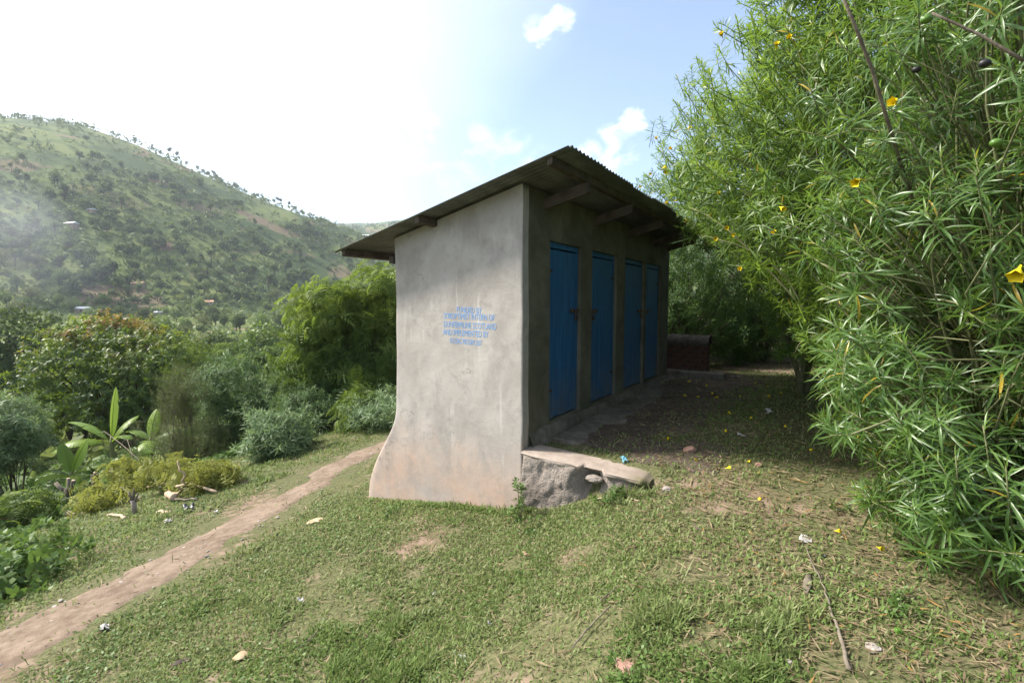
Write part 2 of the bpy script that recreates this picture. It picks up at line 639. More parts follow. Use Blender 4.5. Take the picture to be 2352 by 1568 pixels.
M = {}
M['ground'] = mat_ground()
M['path'] = mat_dirt('trodden_earth', (0.120, 0.087, 0.063), (0.232, 0.176, 0.133))
M['yard'] = mat_dirt('bare_yard_earth', (0.062, 0.046, 0.036), (0.125, 0.098, 0.080))
M['apron'] = mat_dirt('worn_cement_apron', (0.085, 0.074, 0.062), (0.185, 0.165, 0.142), 7.0)
M['plaster'] = mat_plaster()
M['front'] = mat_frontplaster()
M['tin'] = mat_tin()
M['door'] = mat_door()
M['letter'] = mat_letter()
M['timber'] = plain_mat('weathered_timber', (0.048, 0.038, 0.031), (0.105, 0.083, 0.068), 6.0, 0.85, 0.2, 0.006, stretch=(1, 1, 1))
M['iron'] = plain_mat('rusty_iron', (0.05, 0.04, 0.035), (0.12, 0.085, 0.065), 30, 0.6, 0.4, 0.002, metal=0.5)
M['brick'] = plain_mat('dark_burnt_brick', (0.050, 0.026, 0.020), (0.105, 0.052, 0.038), 9, 0.9, 0.15, 0.01)
M['mortar'] = plain_mat('old_mortar', (0.060, 0.052, 0.044), (0.115, 0.100, 0.086), 12, 0.95, 0.1, 0.01)
M['bark'] = plain_mat('grey_brown_bark', (0.105, 0.085, 0.065), (0.215, 0.185, 0.145), 14, 0.9, 0.15, 0.01, stretch=(1, 1, 0.3))
M['twig'] = plain_mat('green_brown_twig', (0.10, 0.115, 0.055), (0.19, 0.185, 0.095), 18, 0.8, 0.2, 0.004)
M['darkbark'] = plain_mat('dark_bark', (0.05, 0.042, 0.033), (0.11, 0.09, 0.07), 14, 0.9, 0.1, 0.01)
M['cutwood'] = plain_mat('cut_wood', (0.34, 0.245, 0.165), (0.50, 0.39, 0.28), 20, 0.85, 0.2, 0.004)
M['paper'] = plain_mat('dirty_white_plastic', (0.27, 0.262, 0.25), (0.44, 0.43, 0.42), 20, 0.6, 0.3, 0.003)
M['greyscrap'] = plain_mat('grey_cloth_scrap', (0.24, 0.24, 0.26), (0.42, 0.42, 0.44), 20, 0.8, 0.2, 0.003)
M['black'] = plain_mat('black_plastic', (0.014, 0.014, 0.018), (0.035, 0.035, 0.045), 10, 0.4, 0.4, 0.003)
M['bluescrap'] = plain_mat('pale_blue_plastic', (0.09, 0.26, 0.34), (0.16, 0.36, 0.45), 15, 0.5, 0.4, 0.003)
M['stone'] = plain_mat('grey_stone', (0.21, 0.18, 0.16), (0.36, 0.32, 0.29), 8, 0.9, 0.2, 0.01)
M['redstone'] = plain_mat('brick_lump', (0.22, 0.115, 0.085), (0.36, 0.23, 0.185), 10, 0.9, 0.2, 0.01)
M['dryleaf'] = plain_mat('dry_leaf', (0.32, 0.215, 0.130), (0.52, 0.40, 0.275), 12, 0.8, 0.2, 0.004)
M['flower'] = plain_mat('yellow_petal', (0.58, 0.43, 0.008), (0.70, 0.57, 0.02), 6, 0.6, 0.2, 0.002)
M['fruit'] = plain_mat('green_fruit', (0.05, 0.12, 0.015), (0.08, 0.16, 0.02), 9, 0.4, 0.4, 0.002)
M['blackfruit'] = plain_mat('black_fruit', (0.010, 0.010, 0.010), (0.022, 0.02, 0.02), 9, 0.5, 0.4, 0.004)
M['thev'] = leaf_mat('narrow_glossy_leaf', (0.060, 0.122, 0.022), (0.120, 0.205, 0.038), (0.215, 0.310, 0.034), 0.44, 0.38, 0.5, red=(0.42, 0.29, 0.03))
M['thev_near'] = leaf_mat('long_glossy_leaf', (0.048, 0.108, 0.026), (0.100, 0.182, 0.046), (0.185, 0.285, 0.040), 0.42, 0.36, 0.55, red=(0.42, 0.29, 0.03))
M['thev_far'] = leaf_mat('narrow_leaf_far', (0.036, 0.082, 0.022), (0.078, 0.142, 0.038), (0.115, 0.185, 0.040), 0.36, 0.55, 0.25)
M['silver'] = leaf_mat('silvery_narrow_leaf', (0.085, 0.148, 0.062), (0.170, 0.245, 0.118), (0.20, 0.27, 0.115), 0.34, 0.50, 0.32)
M['hedge'] = leaf_mat('hedge_narrow_leaf', (0.052, 0.104, 0.036), (0.108, 0.178, 0.066), (0.15, 0.22, 0.07), 0.34, 0.55, 0.28)
M['mango'] = leaf_mat('mango_leaf', (0.028, 0.066, 0.014), (0.078, 0.140, 0.024), (0.210, 0.275, 0.026), 0.40, 0.48, 0.4, red=(0.32, 0.140, 0.045))
M['feather'] = leaf_mat('feathery_leaf', (0.034, 0.076, 0.018), (0.072, 0.130, 0.028), (0.165, 0.220, 0.036), 0.40, 0.6, 0.3)
M['broad'] = leaf_mat('broad_leaf', (0.034, 0.076, 0.018), (0.084, 0.145, 0.032), (0.165, 0.23, 0.045), 0.36, 0.5, 0.3)
M['olive'] = leaf_mat('olive_leaf', (0.045, 0.066, 0.020), (0.098, 0.120, 0.038), (0.14, 0.155, 0.05), 0.34, 0.6, 0.25)
M['wilted'] = leaf_mat('wilted_leaf', (0.110, 0.135, 0.024), (0.200, 0.220, 0.048), (0.26, 0.27, 0.07), 0.35, 0.6, 0.25)
M['banana'] = leaf_mat('banana_leaf', (0.085, 0.165, 0.028), (0.125, 0.215, 0.040), (0.260, 0.360, 0.022), 0.45, 0.45, 0.4)
M['grass'] = leaf_mat('short_grass', (0.090, 0.150, 0.034), (0.162, 0.232, 0.064), (0.275, 0.278, 0.150), 0.36, 0.6, 0.2)
M['weed'] = leaf_mat('herb_leaf', (0.050, 0.105, 0.022), (0.095, 0.165, 0.036), (0.135, 0.20, 0.05), 0.34, 0.5, 0.35)
M['straw'] = leaf_mat('dead_straw', (0.125, 0.092, 0.055), (0.270, 0.215, 0.130), (0.34, 0.18, 0.05), 0.15, 0.75, 0.15)
M['hillveg'] = leaf_mat('hill_scrub', (0.032, 0.062, 0.020), (0.085, 0.122, 0.034), (0.135, 0.165, 0.048), 0.27, 0.7, 0.15)
M['hilltree'] = leaf_mat('hill_tree', (0.030, 0.056, 0.022), (0.068, 0.102, 0.032), (0.105, 0.140, 0.042), 0.26, 0.7, 0.15)
M['valleyveg'] = leaf_mat('valley_scrub', (0.058, 0.098, 0.030), (0.135, 0.188, 0.056), (0.205, 0.245, 0.080), 0.34, 0.55, 0.3)
M['hwall'] = plain_mat('mud_house_wall', (0.28, 0.19, 0.14), (0.42, 0.32, 0.25), 0.6, 0.9, 0.1, 0.01)
M['hroof'] = plain_mat('bright_tin_roof', (0.62, 0.62, 0.63), (0.78, 0.78, 0.78), 0.8, 0.45, 0.5, 0.01)
M['rroof'] = plain_mat('rusty_tin_roof', (0.42, 0.22, 0.13), (0.55, 0.34, 0.22), 0.8, 0.7, 0.3, 0.01)


def mat_retaining():
    m, t, out = new_mat('rough_mortared_stub')
    c = coords(t)
    n1, n2, n3 = t.noise(c, 4.0, 6, 0.6), t.noise(c, 22.0, 6, 0.7), t.noise(c, 70, 4, 0.6)
    col = t.mix(t.ramp(n1, 0.3, 0.7), (0.195, 0.165, 0.142), (0.315, 0.272, 0.240))
    col = t.mix(t.ramp(n2, 0.55, 0.72, 0, 0.6), col, (0.135, 0.112, 0.095))
    a = t.n('ShaderNodeAttribute', attribute_name='moss').outputs['Fac']
    col = t.mix(t.math('MULTIPLY', a, t.ramp(n1, 0.2, 0.55)), col, (0.070, 0.085, 0.022))
    principled(t, out, col, 0.95, 0.1, t.math('ADD', n2, t.math('MULTIPLY', n3, 0.4)), 0.04, 0.0, 1.0)
    return m


def mat_cap():
    m, t, out = new_mat('worn_cement_cap')
    c = coords(t)
    n1, n2, n3 = t.noise(c, 5.0, 6, 0.6), t.noise(c, 24.0, 6, 0.7), t.noise(c, 90, 3, 0.6)
    col = t.mix(t.ramp(n1, 0.3, 0.7), (0.245, 0.198, 0.168), (0.345, 0.290, 0.250))
    col = t.mix(t.ramp(n2, 0.58, 0.74, 0, 0.5), col, (0.22, 0.185, 0.155))
    a = t.n('ShaderNodeAttribute', attribute_name='moss').outputs['Fac']
    col = t.mix(t.math('MULTIPLY', a, t.ramp(n1, 0.2, 0.55)), col, (0.080, 0.085, 0.022))
    principled(t, out, col, 0.95, 0.1, t.math('ADD', n2, t.math('MULTIPLY', n3, 0.4)), 0.008)
    return m


M['stub'] = mat_retaining()
M['cap'] = mat_cap()
#@@GROUND
# ------------------------------------------------------------------ ground sheet
def axis(lo, hi, step, far, grow=1.15):
    a = list(np.arange(lo, hi + 1e-6, step))
    s, v = step, hi
    while v < far:
        s = min(s * grow, 90)
        v += s
        a.append(v)
    s, v, b = step, lo, []
    while v > -far:
        s = min(s * grow, 90)
        v -= s
        b.append(v)
    return np.array(b[::-1] + a)


def grid_faces(nr, nc):
    i = np.arange(nr - 1)[:, None] * nc + np.arange(nc - 1)[None, :]
    return np.stack([i, i + 1, i + nc + 1, i + nc], -1).reshape(-1, 4)


def build_ground():
    xs = axis(-7.0, 4.0, 0.085, 3200)
    ys = axis(1.0, 11.0, 0.085, 3200)
    ys = ys[ys > -400]
    X, Y = np.meshgrid(xs, ys)
    V = np.stack([X, Y, ground(X, Y)], -1).reshape(-1, 3)
    o = add('ground', make_mesh('ground', V, grid_faces(len(ys), len(xs)), [M['ground']]), kind='structure',
            label='grassy hillside ground falling away to a valley and far hills', cat='ground')
    return o


build_ground()


def resample(P, n):
    P = np.asarray(P, float)
    s = np.concatenate([[0], np.cumsum(np.linalg.norm(np.diff(P, axis=0), axis=1))])
    t = np.linspace(0, s[-1], n)
    return np.stack([np.interp(t, s, P[:, k]) for k in range(P.shape[1])], 1)


PATH_LO = [on_ground(*a)[:2] for a in ((-60, 1615), (0, 1570), (200, 1455), (400, 1332), (600, 1217), (700, 1155), (800, 1092), (862, 1052))]
PATH_UP = [on_ground(*a)[:2] for a in ((-60, 1470), (0, 1440), (200, 1345), (400, 1258), (550, 1168), (700, 1092), (800, 1036), (886, 1008))]
_e = np.array([0.36, 0.93])
for _k in (2.0, 4.0, 7.0, 11.0):
    PATH_LO.append(np.array(PATH_LO[7]) + _e * _k)
    PATH_UP.append(np.array(PATH_UP[7]) + _e * _k)
_s = np.array([-0.75, -0.95])
PATH_LO.insert(0, np.array(PATH_LO[0]) + _s * 2.5)
PATH_UP.insert(0, np.array(PATH_UP[0]) + _s * 2.5)
PATH_LO, PATH_UP = resample(PATH_LO, 240), resample(PATH_UP, 240)
PATH_MID = 0.5 * (PATH_LO + PATH_UP)
PATH_HW = 0.5 * np.linalg.norm(PATH_LO - PATH_UP, axis=1)


def path_dist(x, y):
    """signed room to the path's edge: <0 on the path"""
    out = np.full(np.shape(x), 1e9)
    for i in range(0, len(PATH_MID), 3):
        d = np.hypot(x - PATH_MID[i, 0], y - PATH_MID[i, 1]) - PATH_HW[i] * 0.95
        out = np.minimum(out, d)
    return out


def build_path():
    nc = 25
    a = np.linspace(-1.35, 1.35, nc)
    P = PATH_MID[:, None, :] + a[None, :, None] * (PATH_UP - PATH_LO)[:, None, :] * 0.5
    X, Y = P[..., 0], P[..., 1]
    edge = np.abs(a)[None, :] + 0.95 * (fbm(X, Y, 2.6, 41, 4) - 0.5)
    off = 0.016 - 0.050 * sstep(edge, 0.50, 0.92) + 0.022 * (fbm(X, Y, 3.5, 43, 4) - 0.5)
    off[:, 0] = off[:, -1] = -0.05
    V = np.stack([X, Y, ground(X, Y) + off], -1).reshape(-1, 3)
    add('dirt_path', make_mesh('dirt_path', V, grid_faces(len(P), nc), [M['path']]), kind='structure',
        label='narrow trodden dirt path running along the grassy slope', cat='path')


build_path()


def path_pebbles():
    rng = np.random.default_rng(44)
    v, f = icosphere(0)
    n = 420
    i = rng.integers(20, 200, n)
    a = rng.uniform(-1.05, 1.05, n)
    P = PATH_MID[i] + a[:, None] * (PATH_UP - PATH_LO)[i] * 0.5 + rng.normal(0, 0.05, (n, 2))
    s = 0.006 + 0.014 * rng.uniform(size=n) ** 3
    C = np.stack([P[:, 0], P[:, 1], ground(P[:, 0], P[:, 1]) + 0.012], -1)
    W = v[None] * s[:, None, None] * rng.uniform(0.6, 1.3, (n, len(v), 1)) * np.array([1.2, 1, 0.7]) + C[:, None, :]
    F = (f[None] + (np.arange(n) * len(v))[:, None, None]).reshape(-1, 3)
    add('path_pebbles', make_mesh('path_pebbles', W.reshape(-1, 3), F, [M['stone']], smooth=False), None, None, 'small stones strewn on the dirt path', 'pebbles', kind='stuff')


path_pebbles()

ROT = math.atan2(WV[1], WV[0])


def patch(name, mat, p0, p1, q0, q1, np_, nq, lift, ragged, label, seed, fade_q0=False):
    p, q = np.linspace(p0, p1, np_), np.linspace(q0, q1, nq)
    Pp, Qq = np.meshgrid(p, q)
    X = CORNER[0] + DV[0] * Pp + WV[0] * Qq
    Y = CORNER[1] + DV[1] * Pp + WV[1] * Qq
    n = (fbm(X, Y, 1.6, seed, 4) - 0.5) * ragged
    e = np.minimum(np.minimum(Pp - p0, p1 - Pp), q1 - Qq) + n
    if fade_q0:
        e = np.minimum(e, Qq - q0 + n)
    off = -0.04 + (lift + 0.04) * sstep(e, 0.02, 0.28) + 0.014 * (fbm(X, Y, 5, seed + 3, 3) - 0.5)
    off[:, 0] = off[:, -1] = off[-1, :] = -0.05
    V = np.stack([X, Y, ground(X, Y) + off], -1).reshape(-1, 3)
    add(name, make_mesh(name, V, grid_faces(nq, np_), [mat]), kind='structure', label=label, cat='ground')


patch('bare_yard', M['yard'], 0.25, 6.6, -0.02, 1.7, 120, 50, 0.010, 1.9, 'bare trodden earth yard in front of the blue doors', 71)
patch('cement_apron', M['apron'], 0.34, 5.6, -0.02, 0.50, 90, 24, 0.022, 0.75, 'worn lumpy cement apron along the foot of the door wall', 83)
patch('bare_clearing', M['path'], 6.4, 8.8, 0.5, 3.0, 50, 50, 0.02, 1.5, 'litter strewn bare clearing beyond the latrine block', 91, True)

# ------------------------------------------------------------------ the latrine block
BLD = thing('latrine_block', 'grey cement rendered latrine block with four blue doors and tin roof', 'building',
            (CORNER[0], CORNER[1], 0), ROT)
SLOPE = 0.225


def zr(q):
    return 2.715 + SLOPE * q


def bevel(o, w=0.006, seg=2):
    b = o.modifiers.new('bevel', 'BEVEL')
    b.width = w
    b.segments = seg
    b.limit_method = 'ANGLE'
    return o


def left_q(z):
    zs = [-1.3, -0.85, -0.62, -0.45, -0.265, -0.05, 0.12, 0.28, 0.43, 0.60, 3.5]
    qs = [-2.24, -2.235, -2.22, -2.18, -2.09, -1.94, -1.82, -1.735, -1.70, -1.69, -1.69]
    return hermite(np.asarray(z, float), zs, qs)


def build_end_wall():
    # rendered gable end, its foot swelling out to the back like a buttress
    a = np.unique(np.concatenate([np.linspace(0, 1, 34), [0.004, 0.010, 0.018, 0.982, 0.990, 0.996]]))
    r = np.linspace(0, 1, 58)
    A, R = np.meshgrid(a, r)
    Z = np.zeros_like(A)
    Q = np.zeros_like(A)
    for it in range(3):
        Q = left_q(Z) * (1 - A)
        Z = -1.25 + R * (zr(Q) - 0.012 + 1.25)
    Q = Q + (0.010 * (vnoise(Z, 0 * Z, 4.0, 5) - 0.5) * sstep(A, 0.9, 1) + 0.014 * (vnoise(Z, 0 * Z, 3.0, 8) - 0.5) * sstep(1 - A, 0.9, 1))
    wq = -left_q(Z)
    dl, dr = A * wq, (1 - A) * wq
    rnd_l = 0.020 + 0.045 * sstep(-Z, -0.4, 0.5)
    Pp = 0.007 * np.clip(1 - dr / 0.012, 0, 1) ** 2 + rnd_l * np.clip(1 - dl / (rnd_l * 1.1), 0, 1) ** 2
    Pp = Pp + 0.012 * (fbm(Q + 9, Z + 9, 1.1, 15, 3) - 0.5) * sstep(np.minimum(dl, dr), 0, 0.15)
    nr, nc = A.shape
    front = np.stack([Q, Pp, Z], -1).reshape(-1, 3)
    back = front.copy()
    back[:, 1] = 0.11
    n = len(front)
    F = [grid_faces(nr, nc)]
    rim = list(range(nc)) + [i * nc + nc - 1 for i in range(1, nr)] + [(nr - 1) * nc + j for j in range(nc - 2, -1, -1)] + [i * nc for i in range(nr - 2, 0, -1)]
    rim = np.array(rim)
    nx = np.roll(rim, -1)
    m_ = len(rim)
    ia = 2 * n + np.arange(m_)
    ja = np.roll(ia, -1)
    F.append(np.stack([ia, ia + m_, ja + m_, ja], -1))
    add('end_wall', make_mesh('end_wall', np.concatenate([front, back, front[rim], back[rim]]), F, [M['plaster']]), BLD)
    # the rest of the back wall behind it, same swelling foot, right along the block
    zz = np.linspace(-1.25, zr(-DEP) - 0.02, 26)
    pp = np.linspace(0.115, LEN - 0.005, 14)
    ZZ, PP = np.meshgrid(zz, pp)
    QQ = left_q(ZZ) + 0.004
    V = np.stack([QQ, PP, ZZ], -1).reshape(-1, 3)
    Vb = V.copy()
    Vb[:, 0] = -DEP + 0.16
    m = len(V)
    nr, nc = len(pp), len(zz)
    rim = np.array(list(range(nc)) + [i * nc + nc - 1 for i in range(1, nr)] + [(nr - 1) * nc + j for j in range(nc - 2, -1, -1)] + [i * nc for i in range(nr - 2, 0, -1)])
    nx = np.roll(rim, -1)
    add('back_wall', make_mesh('back_wall', np.concatenate([V, Vb]), [grid_faces(nr, nc)[:, ::-1], grid_faces(nr, nc) + m, np.stack([rim, nx, nx + m, rim + m], -1)], [M['plaster']]), BLD)


build_end_wall()

DOORS = [(0.53, 1.27, 'right'), (1.58, 2.39, 'left'), (2.71, 3.55, 'right'), (3.66, 4.43, 'left')]
DZ0, DZ1 = 0.385, 2.25


def build_front_wall():
    th = 0.16
    parts = []
    edges = [0.112] + [v for d in DOORS for v in d[:2]] + [LEN]
    for i in range(0, len(edges), 2):
        a, b = edges[i], edges[i + 1]
        parts.append((box(-th / 2, (a + b) / 2, (DZ1 - 0.6) / 2, th, b - a, DZ1 + 0.6), BOXF))
    for a, b, _ in DOORS:
        parts.append((box(-th / 2, (a + b) / 2, (DZ0 - 0.6) / 2, th, b - a, DZ0 + 0.6), BOXF))
    # lintel band with sloped top
    v = box(-th / 2, (0.112 + LEN) / 2, 0, th, LEN - 0.112, 1.0)
    v[:4, 2] = DZ1
    for k in range(4, 8):
        v[k, 2] = zr(v[k, 0]) - 0.012
    parts.append((v, BOXF))
    V, F = joinm(parts)
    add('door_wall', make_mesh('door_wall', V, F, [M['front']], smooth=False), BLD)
    # far end wall
    v = box(-DEP / 2 - 0.01, LEN - 0.09, 0, DEP - 0.31, 0.16, 1.0)
    v[:4, 2] = -0.6
    for k in range(4, 8):
        v[k, 2] = zr(v[k, 0]) - 0.02
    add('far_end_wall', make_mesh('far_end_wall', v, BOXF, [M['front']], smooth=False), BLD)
    # lumpy cement footing below the doors
    p = np.linspace(0.118, LEN - 0.02, 90)
    prof = [(0.0, 0.36), (0.028, 0.33), (0.045, 0.25), (0.075, 0.12), (0.10, -0.1)]
    V = []
    for i, pv in enumerate(p):
        n1 = float(fbm(np.array([pv]), np.array([0.0]), 2.3, 51, 4)[0]) - 0.5
        for j, (q, z) in enumerate(prof):
            n2 = float(fbm(np.array([pv]), np.array([j * 3.0]), 5.0, 53, 3)[0]) - 0.5
            V.append((max(q * (1 + 1.3 * n1) + 0.02 * n2 * (j > 0), -0.01 if j == 0 else 0.006), pv, z + 0.05 * n1 * (j < 3)))
    V = np.array(V)
    V[::5, 0] = -0.005
    add('footing', make_mesh('footing', V, grid_faces(len(p), 5), [M['apron']]), BLD)


build_front_wall()


def build_doors():
    rng = np.random.default_rng(3)
    for i, (a, b, side) in enumerate(DOORS):
        d = add('door', None, BLD)
        # frame: two jambs and a head
        fr = [(box(-0.075, a + 0.02, (DZ0 + DZ1) / 2, 0.07, 0.036, DZ1 - DZ0 - 0.004), BOXF),
              (box(-0.075, b - 0.02, (DZ0 + DZ1) / 2, 0.07, 0.036, DZ1 - DZ0 - 0.004), BOXF),
              (box(-0.072, (a + b) / 2, DZ1 - 0.031, 0.076, b - a - 0.08, 0.058), BOXF)]
        V, F = joinm(fr)
        bevel(add('door_frame', make_mesh('door_frame', V, F, [M['door']], smooth=False), d), 0.003)
        n = 5
        w = (b - a - 0.07) / n
        for k in range(n):
            c = a + 0.035 + w * (k + 0.5)
            dz = rng.uniform(-0.006, 0.006)
            zb, zt = DZ0 + 0.022 + dz, DZ1 - 0.078 + dz * 0.5
            pl = add('plank', make_mesh('plank', box(-0.048 + rng.uniform(-0.002, 0.002), c, (zb + zt) / 2, 0.024, w - 0.0025, zt - zb), BOXF, [M['door']], smooth=False), d)
            bevel(pl, 0.0015)
        # ledges on the inside
        for zc in (0.62, 1.30, 1.98):
            add('ledge', make_mesh('ledge', box(-0.075, (a + b) / 2, zc, 0.022, b - a - 0.09, 0.09), BOXF, [M['door']], smooth=False), d)
        s = 1 if side == 'right' else -1
        edge = b if side == 'right' else a
        zb = 1.535 - 0.012 * i
        bp = [(box(-0.026, edge - s * 0.13, zb, 0.016, 0.20, 0.022), BOXF), (box(-0.022, edge - s * 0.05, zb, 0.026, 0.03, 0.05), BOXF),
              (box(-0.022, edge - s * 0.17, zb, 0.026, 0.03, 0.05), BOXF), (box(-0.012, edge - s * 0.11, zb - 0.02, 0.014, 0.014, 0.055), BOXF)]
        V, F = joinm(bp)
        bevel(add('bolt', make_mesh('bolt', V, F, [M['iron']], smooth=False), d), 0.002)
        if i in (0, 1, 2):
            lk = [(box(-0.014, edge - s * 0.085, zb - 0.085, 0.022, 0.042, 0.05), BOXF)]
            arc = [(-0.014, edge - s * 0.085 + 0.014 * math.cos(t), zb - 0.06 + 0.045 * math.sin(t)) for t in np.linspace(0, np.pi, 8)]
            v, f, e = tube(arc, 0.0035, 5)
            V, F = joinm(lk)
            o = len(V)
            bevel(add('padlock', make_mesh('padlock', np.concatenate([V, v]), F + [f + o, e + o], [M['iron']], smooth=False), d), 0.002)
        for zc in (0.70, 1.95):
            e0 = a if side == 'right' else b
            add('hinge', make_mesh('hinge', box(-0.033, e0 + s * 0.06, zc, 0.008, 0.09, 0.03), BOXF, [M['iron']], smooth=False), d)


build_doors()


def build_roof():
    rng = np.random.default_rng(5)
    p0, p1 = -0.30, LEN + 0.28
    q0, q1 = -2.32, 0.61
    n = 7
    cover = (p1 - p0) / n
    pitch, amp = 0.0762, 0.0095
    for i in range(n):
        a, b = p0 + cover * i - (0.06 if i else 0), p0 + cover * (i + 1)
        ps = np.arange(a, b + 1e-6, pitch / 8)
        qs = np.linspace(q0 + rng.uniform(-0.02, 0.02), q1 + (rng.uniform(-0.03, 0.012) if i else 0.0), 7)
        PP, QQ = np.meshgrid(ps, qs)
        ZZ = zr(QQ) + 0.012 + amp * np.cos(2 * np.pi * PP / pitch) + (0.0022 if i % 2 else 0.0) + 0.010 * (fbm(PP, QQ, 1.2, 61 + i, 2) - 0.5)
        # the last hand's breadth of the free edge is a little bent
        ZZ = ZZ - (0.02 * sstep(-PP, 0.22, 0.30) if i == 0 else 0)
        me = make_mesh('roof_sheet', np.stack([QQ, PP, ZZ], -1).reshape(-1, 3), grid_faces(len(qs), len(ps)), [M['tin']])
        o = add('roof_sheet', me, BLD)
        so = o.modifiers.new('thick', 'SOLIDIFY')
        so.thickness = 0.0012
        so.offset = 0
    # purlins run along the block, just under the sheets, their ends showing past the gable
    for q, pa, w, h in ((0.42, -0.26, 0.05, 0.065), (-0.30, 0.05, 0.05, 0.07), (-1.06, -0.27, 0.05, 0.07), (-2.20, -0.26, 0.05, 0.07)):
        v = box(0, (pa + p1 - 0.06) / 2, 0, w, p1 - 0.06 - pa, h)
        v[:, 2] += SLOPE * v[:, 0]
        v[:, 0] += q
        v[:, 2] += zr(q) - 0.002 - h / 2
        bevel(add('purlin', make_mesh('purlin', v, BOXF, [M['timber']], smooth=False), BLD), 0.004)
    # rafters: down the slope, under the purlins
    for p in (0.42, 1.62, 2.82, 4.02, LEN - 0.12):
        qa, qb = -2.27 if p > 0.5 else -1.98, 0.47
        v = box((qa + qb) / 2, p, 0, qb - qa, 0.05, 0.105)
        v[:, 2] += zr(v[:, 0]) - 0.076 - 0.055
        bevel(add('rafter', make_mesh('rafter', v, BOXF, [M['timber']], smooth=False), BLD), 0.004)
    # wall plate end sticking out at the low side of the gable
    bevel(add('wall_plate', make_mesh('wall_plate', box(-1.74, 0.25, zr(-1.74) - 0.22, 0.07, 0.46, 0.085), BOXF, [M['timber']], smooth=False), BLD), 0.004)


build_roof()


def build_letters():
    lines = [('FUNDED BY', 1050, 1107, 712, 13), ('SOROPTIMIST INTERN OF', 1020, 1136, 727, 14), ('DUNFERMLINE SCOTLAND', 1020, 1140, 747, 14),
             ('AND IMPLEMENTED BY', 1018, 1122, 764.5, 14), ('KUCDAC PROGRM 2007', 1034, 1106, 784.5, 12.5)]
    def sx(x):
        k = (x - PCX) / FPX
        return (CORNER[0] - CORNER[1] * k) / (WV[0] + DV[0] * k)
    for txt, xa, xb, yc, hp in lines:
        s0, s1 = sx(xa), sx(xb)
        sm = 0.5 * (s0 + s1)
        Yd = CORNER[1] + 0.545 * sm
        zc = pix_at((xa + xb) / 2, yc, Yd)[2]
        h = hp / FPX * Yd
        cu = bpy.data.curves.new('lettering', 'FONT')
        cu.body = txt
        cu.size = 1.0
        cu.extrude = 0.0
        cu.resolution_u = 2
        tmp = bpy.data.objects.new('tmp', cu)
        COL.objects.link(tmp)
        bpy.context.view_layer.update()
        me = bpy.data.meshes.new_from_object(tmp.evaluated_get(bpy.context.evaluated_depsgraph_get()))
        bpy.data.objects.remove(tmp)
        bpy.data.curves.remove(cu)
        n = len(me.vertices)
        co = np.zeros(n * 3, np.float32)
        me.vertices.foreach_get('co', co)
        co = co.reshape(-1, 3)
        x0, x1 = co[:, 0].min(), co[:, 0].max()
        y0, y1 = co[:, 1].min(), co[:, 1].max()
        t = (co[:, 0] - x0) / (x1 - x0)
        q = -(s0 + (s1 - s0) * t)
        z = zc + ((co[:, 1] - y0) / (y1 - y0) - 0.5) * h - 0.012 * (t - 0.5)
        out = np.stack([q, 0.012 * (fbm(q + 9, z + 9, 1.1, 15, 3) - 0.5) - 0.0022, z], -1)
        me.vertices.foreach_set('co', np.ascontiguousarray(out, dtype=np.float32).ravel())
        me.materials.clear()
        me.materials.append(M['letter'])
        me.update()
        o = add('lettering', me, BLD)


build_letters()


